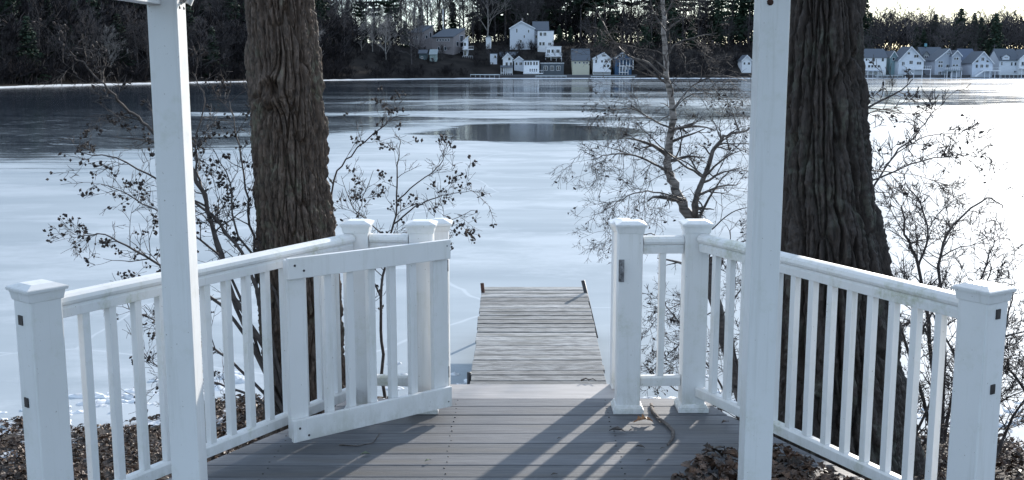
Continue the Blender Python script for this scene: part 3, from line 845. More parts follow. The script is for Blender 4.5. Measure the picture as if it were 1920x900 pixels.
# ------------------------------------------------------------------ things lying on the deck
def leaf_on(px, py, size, rz, mat, lab, kind='oak', grp='fallen leaves on the deck', z=0.004):
    p = G(px, py, z)
    V, F = leaf_template(kind, 3)
    V = V.copy()*size; V[:,2] += 0.004 - V[:,2].min()
    o = np_obj('fallen_leaf', V, F, M[mat]); o.location = p; o.rotation_euler = (0, 0, rz)
    return tag(o, lab, 'leaf', grp)
leaf_on(1206, 793, .10, .1, 'orangeleaf', 'orange brown curled leaf left of the stick')
leaf_on(1158, 811, .085, -.3, 'stick', 'dark elongated leaf lying left of the orange brown leaf', 'plain')
leaf_on(1184, 809, .03, .6, 'stick', 'small dark scrap between the dark leaf and the stick', 'plain')
leaf_on(1218, 866, .035, .2, 'stick', 'small dark leaf curl just left of the oak leaf pile', 'plain')
leaf_on(1201, 841, .05, -.5, 'stick', 'thin dark scrap below the orange brown leaf', 'plain')
leaf_on(1243, 843, .03, .3, 'stick', 'tiny dark scrap below the end of the stick', 'plain')
leaf_on(1049, 824, .025, .3, 'stick', 'tiny dark crumb alone in the middle of the deck', 'plain')
leaf_on(1040, 892, .035, .3, 'stick', 'small dark leaf at the bottom centre of the deck', 'plain')
leaf_on(686, 854, .05, .1, 'greenleaf', 'faded green leaf in the shadow of the gate', 'plain')
leaf_on(803, 866, .035, .5, 'greenleaf', 'small greenish leaf at the edge of the gate shadow', 'plain')
leaf_on(1360, 794, .05, .5, 'deckleaf', 'brown leaf under the right railing beside the tall post', 'plain')
def path_px(pts, z, lift=0.0):
    return [G(a, b, z) + Vector((0,0,lift)) for a, b in pts]
sm = MB().tube(path_px([(1221,758),(1224,772),(1237,786),(1252,797),(1262,808),(1262,820),(1252,834)], .011), [.009,.010,.0095,.009,.009,.008,.005], 7)
sm.tube(path_px([(1221,760),(1226,763)], .018), [.006,.003], 5)
sm.tube(path_px([(1237,786),(1230,783)], .018), [.005,.003], 5)
o = sm.build('stick', M['stick']); tag(o, 'bent dark stick lying on the deck below the right gate posts', 'stick')
o = MB().tube(path_px([(1090,715),(1098,711),(1104,714),(1112,712),(1118,716)], .0, .006), [.006,.004,.004,.003,.003], 5)
o = o.build('twig', M['stick']); tag(o, 'small crooked twig at the head of the steps', 'twig')
o = MB().tube(path_px([(636,834),(670,836),(700,830),(712,812)], .004), [.003,.0025,.002,.0015], 5).build('twig', M['stick']); tag(o, 'thin curved twig in the shadow below the open gate', 'twig')

rs = np.random.RandomState(8)
pp = []
while len(pp) < 1150:
    px = rs.uniform(1250, 1800); py = rs.uniform(830, 1040)
    edge_ = 912 - 60*min(1, max(0, (px-1250)/70.0)) + 8*math.sin(px*.05)
    if py < edge_: continue
    p = G(px, py, 0.0)
    if p.x > side_x(p.y, RA, RB, 1)-.1: continue
    # heaped against the railing
    pp.append((p.x, p.y, 0.008+abs(rs.normal(0, .014))))
pos = np.array(pp)
q = np.arange(len(pos)) % 3
V, F = join_np([scatter(leaf_template('oak', 1), pos[q==0], rs.uniform(.05,.09,(q==0).sum()), rs, .35),
                scatter(leaf_template('oak', 5), pos[q==1], rs.uniform(.045,.085,(q==1).sum()), rs, .4),
                scatter(leaf_template('plain', 2), pos[q==2], rs.uniform(.05,.09,(q==2).sum()), rs, .5)])
o = np_obj('leaf_pile', V, F, M['deckleaf']); tag(o, 'heap of brown oak leaves in the right corner of the deck', 'leaf pile', kind='stuff')

# ------------------------------------------------------------------ dock
dk = thing('dock', 'short weathered plank dock reaching onto the ice', 'dock', (0.26, 10, -1.2))
yy = 8.0; rnd = random.Random(14)
def dz_(y): return 1.77-3.0 + (y-10.0)*0.068
first = None
while yy < 13.35:
    wd = rnd.choice([.128,.136,.136,.15]); g = rnd.uniform(.014,.026)
    cx = .256 + (yy-10)*.0085 + rnd.uniform(-.006,.006); hw = .664 + rnd.uniform(-.006,.006)
    z0, z1 = dz_(yy)+rnd.uniform(-.004,.004), dz_(yy+wd)+rnd.uniform(-.004,.004)
    t = .036
    vs = [(cx-hw,yy,z0-t),(cx+hw,yy,z0-t),(cx+hw,yy+wd,z1-t),(cx-hw,yy+wd,z1-t),(cx-hw,yy,z0),(cx+hw,yy,z0),(cx+hw,yy+wd,z1),(cx-hw,yy+wd,z1)]
    MB().add(vs, [(0,3,2,1),(4,5,6,7),(0,1,5,4),(1,2,6,5),(2,3,7,6),(3,0,4,7)]).build('plank', M['dock'], dk, world=True, bevel=.004)
    yy += wd+g
for sx in (-.63, .0, .63):
    MB().extrude([(-.02,-.13),(.02,-.13),(.02,0),(-.02,0)], (.24+sx, 8.0, dz_(8.0)-.042), (.285+sx, 13.34, dz_(13.34)-.042)).build('joist', M['dock'], dk, world=True)
def pole(px0, py0, px1, py1, Y, mat, zlow):
    a = P(px0, py0, Y); b = P(px1, py1, Y)
    d = (b-a).normalized(); c = a + d*((zlow-a.z)/d.z)
    return MB().tube([a, c], .024, 10, smooth=True).build('pole', mat, dk, world=True)
pole(904, 531, 908, 572, 13.2, M['rust'], ICE-.3)
pole(1093, 526, 1101, 560, 13.2, M['dark_metal'], ICE-.3)
MB().tube([(-.425, 10.25, -1.20), (-.43, 10.25, ICE-.2)], .022, 8).build('pole', M['dark_metal'], dk, world=True)

# ------------------------------------------------------------------ big trunks
def trunk(name, lab, pts, hz, mat, cell, depth, seed, knot=None, lobes=(0,0)):
    """pts: (z, x, y, radius) from the foot up"""
    t = thing(name, lab, 'tree', (pts[0][1], pts[0][2], pts[0][0]))
    nu = 400; z0, z1 = pts[0][0], pts[-1][0]; nv = int((z1-z0)/0.009)
    th = np.linspace(0, 2*np.pi, nu, endpoint=False); zz = np.linspace(z0, z1, nv)
    TH, ZZ = np.meshgrid(th, zz)
    za = [p[0] for p in pts]
    cx = np.interp(ZZ, za, [p[1] for p in pts]); cy = np.interp(ZZ, za, [p[2] for p in pts]); r = np.interp(ZZ, za, [p[3] for p in pts])
    Ru = 0.3
    per = max(6, int(round(2*np.pi*Ru/cell[0])))
    U = TH/(2*np.pi)*per
    Vv = ZZ/cell[1]
    wx = (fbm(U*0.30, ZZ*1.5, seed, 3, None)-0.5)*1.1
    # make the warp periodic in theta by fading it to its mirror
    s = TH/(2*np.pi); wx2 = (fbm((U-per)*0.30, ZZ*1.5, seed, 3)-0.5)*1.1
    bl = np.clip((s-0.85)/0.15, 0, 1); wx = wx*(1-bl)+wx2*bl
    if knot:
        ka, kz, ks = knot
        da = (TH-ka)*Ru; dzk = ZZ-kz; dk_ = np.hypot(da, dzk*0.9)
        swirl = np.exp(-(dk_/ks)**2)
        U = U + np.sign(da)*swirl*0.9
        Vv = Vv + swirl*1.2*np.abs(da)/ks
    wx = wx + (fbm(U*1.3, ZZ*9, seed+31, 3)-0.5)*0.22*np.clip(s*8,0,1)*np.clip((1-s)*8,0,1)
    f1, f2, idv = voro(U+wx, Vv + (fbm(U*0.6, ZZ*3, seed+5, 3)-0.5)*0.8, seed, per)
    e = np.clip((f2-f1)/0.26, 0, 1)
    plate = e**0.6
    f1b, f2b, _ = voro((U+wx)*2, Vv*2.2, seed+9, per*2)
    fine = np.clip((f2b-f1b)/0.5, 0, 1)**0.6
    grain = fbm(U*3, ZZ*14, seed+2, 5)
    flake = fbm(U*5.0, ZZ*45, seed+41, 4)
    tilt_ = fbm(U*1.1, ZZ*5, seed+51, 3)
    h = depth*(plate*(0.55+0.7*idv) + 0.55*fine*plate + 0.40*(grain-0.5) + 0.45*(flake-0.5) + 0.45*(tilt_-0.5)*plate)
    h += 0.02*(fbm(s*8, ZZ*1.2, seed+4, 3, 8)-0.5)
    if knot:
        h += 0.06*np.exp(-((dk_-ks*0.55)/(ks*0.28))**2) - 0.03*np.exp(-(dk_/(ks*0.3))**2)
    fl = np.clip((pts[0][0]+0.9-ZZ)/0.9, 0, 1)**1.6
    root = 1 + fl*(0.14*np.cos(TH*lobes[0]+seed) + 0.12*np.cos(TH*lobes[1]+2*seed))
    rr_ = r*root + h - depth*1.15
    X = cx + rr_*np.cos(TH) - pts[0][1]; Y = cy + rr_*np.sin(TH) - pts[0][2]; Z = ZZ - z0
    V = np.stack([X.ravel(), Y.ravel(), Z.ravel()], 1)
    i = np.arange(nv-1)[:,None]; j = np.arange(nu)[None]
    F = np.stack([i*nu+j, i*nu+(j+1)%nu, (i+1)*nu+(j+1)%nu, (i+1)*nu+j], -1).reshape(-1, 4)
    np_obj('trunk', V, F, mat, t, smooth=True)
    return t
def tr_pts(YD, lst):
    """lst: (py, px_left, px_right) up the trunk -> (z, x, y, r) from the foot"""
    out = []
    for py, a, b in lst:
        q0, q1 = P(a, py, YD), P(b, py, YD)
        out.append((q0.z, (q0.x+q1.x)/2, YD, (q1.x-q0.x)/2))
    return sorted(out)
LT = trunk('furrowed_tree', 'thick brown furrowed trunk with a knot, behind the left railing', tr_pts(8.4, [(-420,452,548),(0,460,582),(150,472,600),(300,480,608),(450,486,626),(620,497,640),(740,500,648),(830,492,662)]),
           0, M['bark_left'], (0.054, 0.55), 0.050, 3, knot=(4.55, P(530,165,8.4).z, 0.15), lobes=(4,7))
RT = trunk('furrowed_tree', 'thickest dark trunk with flowing ridges, behind the right railing', tr_pts(6.6, [(-420,1492,1590),(0,1478,1610),(150,1470,1615),(300,1466,1628),(450,1460,1645),(600,1452,1668),(720,1446,1686),(800,1438,1700),(880,1430,1715)]),
           0, M['bark_right'], (0.080, 0.95), 0.064, 12, lobes=(5,3))

# ------------------------------------------------------------------ branching plants
class Plant:
    def __init__(s, seed):
        s.r = random.Random(seed); s.lines = []; s.tips = []
    def main(s, pts, r0, r1):
        pts = [Vector(p) for p in pts]
        # smooth and wobble the hand-laid limb
        fine = []
        for i in range(len(pts)-1):
            a, b = pts[i], pts[i+1]
            p0 = pts[max(0,i-1)]; p3 = pts[min(len(pts)-1,i+2)]
            for k in range(4):
                t = k/4
                q = 0.5*((2*a)+(-p0+b)*t+(2*p0-5*a+4*b-p3)*t*t+(-p0+3*a-3*b+p3)*t*t*t)
                fine.append(q)
        fine.append(pts[-1])
        n = len(fine); L = (pts[-1]-pts[0]).length
        for i in range(1, n-1):
            fine[i] = fine[i] + Vector((s.r.gauss(0,1), s.r.gauss(0,1), s.r.gauss(0,1)))*min(L, 1.6)*0.0045
        rad = [r0+(r1-r0)*i/(n-1) for i in range(n)]
        s.lines.append((fine, rad)); return fine, rad
    def twigs(s, line, count, length, depth=3, spread=0.9, up=0.25, start=0.15, droop=0.0, seg=5, rk=0.6, minr=0.0021, bias=None, shrink=0.55):
        pts, rad = line; n = len(pts)
        for i in range(count):
            t = start + (1-start)*s.r.random()
            k = min(n-2, int(t*(n-1)))
            p = pts[k].lerp(pts[k+1], s.r.random()); r = max(minr, rad[k]*rk*s.r.uniform(.6,1.0))
            d = (pts[k+1]-pts[k]).normalized()
            o = Vector((s.r.gauss(0,1), s.r.gauss(0,1), s.r.gauss(0,1)))
            o = (o - d*o.dot(d)).normalized()
            dr = (d*(1-spread*.5) + o*spread + Vector((0,0,up)))
            if bias is not None: dr += bias
            dr.normalize()
            L = length*s.r.uniform(.45,1.15)*(1.15-0.5*t)
            s.shoot(p, dr, L, r, depth, spread, up, droop, seg, minr, shrink)
    def shoot(s, p, d, L, r, depth, spread, up, droop, seg, minr, shrink):
        pts = [p.copy()]; q = p.copy(); step = L/seg
        for i in range(seg):
            d = (d + Vector((s.r.gauss(0,.16), s.r.gauss(0,.16), s.r.gauss(0,.16)+up*.12-droop*.2*i/seg))).normalized()
            q = q + d*step; pts.append(q.copy())
        rad = [max(minr*.7, r*(1-.75*i/seg)) for i in range(seg+1)]
        s.lines.append((pts, rad))
        if depth <= 1: s.tips.append((q.copy(), d.copy()))
        if depth > 0:
            k = s.r.randint(2, 4)
            for i in range(k):
                j = min(seg-1, 1+int(s.r.random()*(seg-1)))
                o = Vector((s.r.gauss(0,1), s.r.gauss(0,1), s.r.gauss(0,1)))
                dd = (pts[j+1]-pts[j]).normalized(); o = (o-dd*o.dot(dd)).normalized()
                nd = (dd*.75+o*spread*.8+Vector((0,0,up*.5))).normalized()
                s.shoot(pts[j], nd, L*shrink*s.r.uniform(.6,1.2), max(minr, rad[j]*.65), depth-1, spread, up, droop, max(3, seg-1), minr, shrink)
    def tubes(s, rmin=0, rmax=9, n=None):
        m = MB()
        for pts, rad in s.lines:
            if rmin <= rad[0] < rmax:
                k = n or (8 if rad[0] > .02 else (5 if rad[0] > .006 else 3))
                m.tube(pts, rad, k, cap=False)
        return m

def pl(pts, Y, dy=0.0, rnd=random.Random(77), j=.06):
    """hand-laid limb: list of sight-line points at roughly distance Y"""
    n = len(pts)
    return [P(a, b, Y + dy*i/(n-1) + rnd.uniform(-j,j)) for i, (a, b) in enumerate(pts)]

def cone_cluster(m, p, r, sz):
    for i in range(r.randint(2, 5)):
        c = p + Vector((r.gauss(0,1), r.gauss(0,1), r.gauss(0,1)-.4))*sz*.9
        a = sz*r.uniform(.45,.8); b = a*r.uniform(1.0,1.8)
        ax = Vector((r.gauss(0,1), r.gauss(0,1), r.gauss(0,1)-1)).normalized()
        t = ax.cross(Vector((1,.2,.1))).normalized(); u = ax.cross(t)
        vs = [c+ax*b, c-ax*b] + [c+(t*math.cos(k*1.5708)+u*math.sin(k*1.5708))*a*r.uniform(.7,1.2) for k in range(4)]
        m.add(vs, [(0,2,3),(0,3,4),(0,4,5),(0,5,2),(1,3,2),(1,4,3),(1,5,4),(1,2,5)])

def plant_obj(name, lab, cat, p, base, stem_mat, rsplit, cones=0.0, csize=.014, cname='cones', cmat='cone', group=None, leafy=0, twigmat=None):
    t = thing(name, lab, cat, base, group=group)
    if stem_mat == 'birch':
        p.tubes(.05, 9).build('trunk', M['birch'], t, world=True)
        p.tubes(rsplit, .05).build('limbs', M['limb'], t, world=True)
    else:
        p.tubes(rsplit, 9).build('stem', M[stem_mat], t, world=True)
    p.tubes(0, rsplit).build('twigs', M[twigmat or 'twig'], t, world=True, kind='stuff')
    if cones:
        m = MB()
        for q, d in p.tips:
            if p.r.random() < cones: cone_cluster(m, q, p.r, csize)
        m.build(cname, M[cmat], t, world=True, kind='stuff')
    if leafy:
        rs = np.random.RandomState(7)
        tips = [q for q, d in p.tips if p.r.random() < leafy]
        V, F = scatter(leaf_template('plain', 4), np.array([tuple(q+Vector((0,0,-.012))) for q in tips]), rs.uniform(.02,.045,len(tips)), rs, 1.3)
        inv = np.array(XF[t.name].inverted())
        V = V @ inv[:3,:3].T + inv[:3,3]
        o = np_obj('dry_leaves', V, F, M['cone'], t); o['kind'] = 'stuff'
    return t

# alder left of the brown trunk
a = Plant(21); YA = 8.0
base = [(545,800),(535,735)]
limbs = [
 ([(548,790),(500,660),(440,560),(405,450),(372,340),(320,272),(275,235),(240,208),(205,170),(165,130),(130,95)], .017, .0028, -.5),
 ([(545,790),(470,640),(425,520),(400,430),(375,340),(365,270),(385,190),(360,135)], .014, .0025, .4),
 ([(545,795),(440,600),(340,525),(255,470),(195,440),(150,445)], .013, .002, .3),
 ([(540,760),(490,560),(440,455),(380,392),(300,338),(215,300),(140,285)], .013, .0022, -.2),
 ([(550,795),(450,690),(380,640),(290,600),(230,575)], .011, .002, .5),
 ([(552,795),(500,640),(480,520),(470,420),(455,330),(440,230),(430,190)], .013, .002, .6),
 ([(545,795),(470,740),(390,715),(300,690),(255,640)], .010, .002, .2),
 ([(545,795),(500,700),(455,575),(410,480),(330,420),(250,370),(190,345)], .012, .002, .1),
 ([(548,790),(540,640),(500,520),(440,420),(430,340),(400,280)], .012, .002, .0),
]
for pts, r0, r1, dy in limbs:
    ln = a.main(pl(pts, YA, dy), r0*1.35, r1*1.3)
    a.twigs(ln, 20, .42, depth=2, spread=.85, up=.15, start=.35)
plant_obj('alder_shrub', 'bare alder shrub with dark cone clusters, spreading left of the brown trunk', 'shrub', a, P(547,795,YA), 'twig', .0045, cones=.15, csize=.019)

a = Plant(5); YA = 8.9
for pts, r0, r1, dy, n in [
 ([(722,745),(716,640),(715,560),(722,480),(738,420),(745,350),(744,300),(750,262)], .016, .003, .0, 16),
 ([(700,740),(690,600),(665,500),(640,455)], .010, .003, .0, 5),
 ([(640,700),(635,560),(622,470),(625,340),(660,290),(712,242),(735,222),(768,215)], .012, .0022, -.3, 12),
 ([(738,420),(780,388),(812,372),(850,362),(888,358)], .008, .0018, .2, 10),
 ([(742,380),(780,345),(812,322),(830,300),(828,282)], .007, .0018, .2, 8),
 ([(730,450),(690,415),(660,385),(640,330)], .007, .0018, .2, 8),
 ([(722,480),(775,440),(830,420),(885,395),(898,402)], .006, .0014, .2, 6),
 ([(715,560),(690,500),(672,430),(680,370),(700,320)], .008, .0018, -.3, 9),
 ([(830,470),(835,440),(850,415),(872,430),(880,455)], .003, .0012, .0, 2)]:
    ln = a.main(pl(pts, YA, dy), r0, r1)
    a.twigs(ln, n, .34, depth=2, spread=.85, up=.15, start=.3)
plant_obj('alder_shrub', 'bare alder shrub with dark cones rising behind the left gate posts', 'shrub', a, P(722,745,YA), 'twig', .0045, cones=.14, csize=.019)

# birch
a = Plant(9); YB = 10.0
tl_ = a.main(pl([(1400,790),(1378,700),(1350,600),(1325,500),(1302,430),(1280,380),(1262,345),(1252,312),(1255,260),(1262,205),(1250,142),(1246,60),(1244,0),(1238,-90),(1236,-170)], YB, .3, j=.0), .070, .010)
limb = [
 ([(1378,720),(1340,560),(1312,430),(1302,385),(1318,338),(1345,272),(1372,252),(1408,240),(1440,225)], .045, .006, .2, 22, .5),
 ([(1318,332),(1280,308),(1250,285),(1225,262),(1190,225)], .020, .004, -.3, 14, .5),
 ([(1262,330),(1225,305),(1180,290),(1140,290),(1108,300)], .022, .003, -.4, 20, .5),
 ([(1285,375),(1240,362),(1190,362),(1150,385),(1125,400)], .016, .003, -.5, 16, .45),
 ([(1258,240),(1225,225),(1190,205),(1160,205),(1120,200)], .016, .003, -.3, 16, .45),
 ([(1252,150),(1215,118),(1180,105),(1158,85),(1140,60),(1120,20)], .020, .005, .1, 10, .5),
 ([(1250,128),(1240,100),(1200,90),(1150,80),(1110,72)], .012, .003, -.3, 8, .45),
 ([(1250,118),(1258,92),(1275,78),(1310,68),(1345,62)], .018, .004, .1, 10, .4),
 ([(1262,205),(1300,160),(1350,142),(1400,152)], .016, .003, .3, 14, .5),
 ([(1250,60),(1225,20),(1215,-30)], .012, .004, .2, 6, .4),
 ([(1246,30),(1262,0),(1290,-50)], .012, .004, .2, 6, .4),
 ([(1265,205),(1290,180),(1330,175),(1375,200),(1400,230)], .010, .002, .3, 14, .45),
 ([(1275,292),(1278,250),(1268,235)], .012, .006, .1, 6, .4),
 ([(1325,500),(1280,470),(1220,440),(1170,450),(1130,430)], .014, .002, -.3, 15, .42),
 ([(1345,560),(1300,560),(1240,590),(1200,640)], .012, .002, -.3, 15, .42),
 ([(1345,580),(1310,600),(1270,650),(1220,690),(1190,700)], .012, .002, -.2, 15, .42),
 ([(1335,430),(1370,400),(1410,390),(1440,420)], .012, .002, .0, 12, .42),
 ([(1350,600),(1390,540),(1420,480),(1430,400)], .012, .002, .0, 12, .42),
 ([(1378,640),(1320,660),(1260,640),(1215,600)], .012, .002, .0, 12, .42),
]
a.twigs(tl_, 16, .7, depth=3, spread=.9, up=-.02, start=.35, droop=.3)
for pts, r0, r1, dy, n, L in limb:
    ln = a.main(pl(pts, YB, dy), r0*(.62 if r0 < .04 else 1), r1*.7)
    a.twigs(ln, n, L*1.05, depth=3, spread=.9, up=-.05, start=.15, droop=.45, minr=.0017, shrink=.6)
a.tips = a.tips
plant_obj('birch_tree', 'slender leaning birch with pale upper trunk between gate posts and tall post', 'tree', a, P(1400,790,YB), 'birch', .0085, leafy=.07, twigmat='twig')

# small alder by the thickest trunk, reaching over the ice
a = Plant(31); YC = 7.6
for pts, r0, r1, dy, n in [
 ([(1610,560),(1618,400),(1640,345),(1690,280),(1735,232),(1772,188)], .012, .002, .3, 14),
 ([(1625,345),(1680,318),(1740,298),(1800,292),(1855,300)], .008, .0015, .3, 14),
 ([(1612,210),(1650,190),(1690,168),(1712,148)], .010, .003, .2, 6),
 ([(1612,225),(1640,208),(1690,200)], .006, .002, .2, 5),
 ([(1660,310),(1720,262),(1790,250),(1830,268)], .006, .0014, .3, 12),
 ([(1618,320),(1660,322),(1720,330),(1770,345)], .006, .0014, .2, 10)]:
    ln = a.main(pl(pts, YC, dy), r0, r1)
    a.twigs(ln, n, .30, depth=2, spread=.8, up=.1, start=.15, minr=.0032)
plant_obj('thin_sapling', 'thin leafy sapling leaning out over the bright ice behind the thickest trunk', 'sapling', a, P(1610,780,YC), 'twig', .004, leafy=.22)

# bare brushwood on the right
def bush(seed, stems, Y, lab, n, L, name='bare_bush', depth=3, leafy=0.0, group=None):
    a = Plant(seed)
    for pts, r0, r1, dy in stems:
        ln = a.main(pl(pts, Y, dy), r0*1.25, r1*2)
        a.twigs(ln, n, L*1.2, depth=depth, spread=.9, up=.2, start=.12, minr=.0026)
    b = stems[0][0][0]
    return plant_obj(name, lab, 'bush', a, P(b[0], b[1], Y), 'twig', .005, leafy=leafy, group=group)
bush(41, [([(1760,830),(1745,640),(1722,500),(1700,440),(1690,385)], .016,.003,.2), ([(1765,830),(1770,620),(1760,500),(1790,420),(1850,372),(1880,390)], .014,.002,.4),
          ([(1755,830),(1700,650),(1668,540),(1660,420)], .013,.002,-.2), ([(1770,830),(1810,640),(1840,520),(1865,450)], .012,.002,.2),
          ([(1745,640),(1700,560),(1650,520)], .009,.002,.2), ([(1722,500),(1740,440),(1725,380),(1700,350)], .008,.002,.2)], 8.2,
     'tall bare bush with upcurving twigs against bright ice behind the right end post', 15, .36)
bush(42, [([(1850,900),(1862,760),(1880,640),(1900,540)], .013,.002,.2), ([(1850,900),(1810,740),(1780,640),(1730,560)], .013,.002,.2),
          ([(1850,900),(1900,780),(1960,700)], .012,.002,.2), ([(1855,900),(1850,740),(1830,600),(1860,500)], .011,.002,0), ([(1800,700),(1860,640),(1930,620)], .009,.002,0),
          ([(1960,800),(1900,700),(1870,690)], .011,.003,0)], 7.4,
     'dense tangled bush beside the outer side of the right end post', 17, .32)
bush(43, [([(1680,880),(1690,760),(1720,660),(1740,590)], .012,.002,.2), ([(1690,880),(1740,760),(1770,690)], .012,.002,.2), ([(1685,880),(1660,740),(1665,640)], .010,.002,0),
          ([(1700,860),(1760,800),(1800,740)], .010,.002,0)], 7.9,
     'low tangled bush at the right foot of the thickest trunk', 15, .30)
bush(44, [([(1400,820),(1385,700),(1372,600),(1380,520)], .010,.002,.2), ([(1400,820),(1350,720),(1300,640),(1240,560)], .010,.002,.2), ([(1400,820),(1330,760),(1250,720),(1205,680)], .009,.002,.2),
          ([(1400,820),(1420,700),(1430,600)], .009,.002,0)], 9.2,
     'thin twiggy bush seen through the right railing below the birch', 14, .34, leafy=.1)

# ------------------------------------------------------------------ far houses
def house(lab, Y, px0, px1, yb, ye, yp, kind='front', wall=(0.45,0.48,0.55), roof=(0.07,0.075,0.09), wins=(), dep=9.0, peak=None, trim=True, extra=None, roof_over=.35, name='lake_house', cat='house', rot=0.0):
    """px0..px1 across, yb foot, ye eaves, yp peak, all sight lines at distance Y"""
    s = Y*1.0/(FPX*CP)*1.0
    c = (px0+px1)/2; base = P(c, yb, Y)
    sx = (P(c+1, yb, Y).x - base.x)
    hz = lambda yy: P(c, yy, Y).z - base.z
    W = (px1-px0)*sx; h0, h1 = hz(ye), hz(yp)
    pk = ((peak-c)*sx if peak is not None else 0.0)
    t = thing(name, lab, cat, base, R(rot))
    wm, rm = wallmat(wall), roofmat(roof)
    a = W/2
    lo = -2.5
    if kind == 'front':
        MB().prism([(-a,lo),(a,lo),(a,h0),(pk,h1),(-a,h0)], 'y', 0, dep).build('wall', wm, t)
        rf = MB(); th = .22
        for sg in (-1, 1):
            ex = sg*(a+roof_over); sl = (h1-h0)/(a - sg*pk); ez = h0 - sl*roof_over
            poly = [(ex, ez+.03),(pk, h1+.03),(pk, h1+.03+th),(ex, ez+.03+th)]
            rf.prism(poly if sg < 0 else poly[::-1], 'y', -.45, dep+.4)
        rf.build('roof', rm, t)
        if trim:
            tm = MB()
            for sg in (-1, 1):
                ex = sg*(a+roof_over); sl = (h1-h0)/(a - sg*pk); ez = h0 - sl*roof_over
                poly = [(ex, ez-.22),(pk, h1-.22),(pk, h1+.20),(ex, ez+.20)]
                tm.prism(poly if sg < 0 else poly[::-1], 'y', -.55, -.46)
            tm.build('gable_trim', wallmat((.8,.82,.85)), t)
    elif kind == 'side':
        MB().prism([(0,lo),(dep,lo),(dep,h0),(dep/2,h1),(0,h0)], 'x', -a, a).build('wall', wm, t)
        rf = MB(); th = .2; sl = (h1-h0)/(dep/2)
        rf.prism([(-.5,h0-.5*sl+.03),(dep/2,h1+.03),(dep/2,h1+.03+th),(-.5,h0-.5*sl+.03+th)], 'x', -a-.35, a+.35)
        rf.prism([(dep/2,h1+.03),(dep+.5,h0-.5*sl+.03),(dep+.5,h0-.5*sl+.03+th),(dep/2,h1+.03+th)], 'x', -a-.35, a+.35)
        rf.build('roof', rm, t)
    elif kind == 'shed':     # single slope rising to the right
        MB().prism([(-a,lo),(a,lo),(a,h1),(-a,h0)], 'y', 0, dep).build('wall', wm, t)
        sl = (h1-h0)/W
        MB().prism([(-a-.4,h0-.4*sl+.03),(a+.4,h1+.4*sl+.03),(a+.4,h1+.4*sl+.28),(-a-.4,h0-.4*sl+.28)], 'y', -.5, dep+.4).build('roof', rm, t)
    elif kind == 'shedback':  # single slope rising away from the water
        MB().prism([(0,lo),(dep,lo),(dep,h1),(0,h0)], 'x', -a, a).build('wall', wm, t)
        MB().prism([(-.4,h0+.03),(dep+.3,h1+.03),(dep+.3,h1+.25),(-.4,h0+.25)], 'x', -a-.3, a+.3).build('roof', rm, t)
    else:                     # flat
        MB().box(-a, a, 0, dep, lo, h0).build('wall', wm, t)
        MB().box(-a-.15, a+.15, -.15, dep+.15, h0+.01, h0+.25).build('roof', rm, t)
    for wn in wins:
        x0, y0, x1, y1 = wn[:4]; tri = len(wn) > 4
        X0, X1, Z0, Z1 = (x0-c)*sx, (x1-c)*sx, hz(y1), hz(y0)
        f = .10
        if tri:     # sloping-headed window, wn[4] gives the lower side
            sgn = wn[4]
            poly = [(X0,Z0),(X1,Z0),(X1,Z1),(X0,Z0+.3)] if sgn > 0 else [(X0,Z0),(X1,Z0),(X1,Z0+.3),(X0,Z1)]
            fr_ = MB().prism(poly, 'y', -.06, -.01).build('window', wallmat((.8,.82,.85)), t)
            cxm = sum(p[0] for p in poly)/4; czm = sum(p[1] for p in poly)/4
            MB().prism([(cxm+(x-cxm)*.8, czm+(z-czm)*.8) for x, z in poly], 'y', -.09, -.063).build('pane', M['pane'], fr_)
            continue
        m = MB()
        m.box(X0-f, X1+f, -.10, -.01, Z1, Z1+f); m.box(X0-f, X1+f, -.10, -.01, Z0-f, Z0)
        m.box(X0-f, X0, -.095, -.01, Z0, Z1); m.box(X1, X1+f, -.095, -.01, Z0, Z1)
        if X1-X0 > .9: m.box((X0+X1)/2-.05, (X0+X1)/2+.05, -.09, -.01, Z0, Z1)
        w_ = m.build('window', wallmat((.8,.82,.85)), t)
        MB().box(X0, X1, -.05, -.012, Z0, Z1).build('pane', M['pane'], w_)
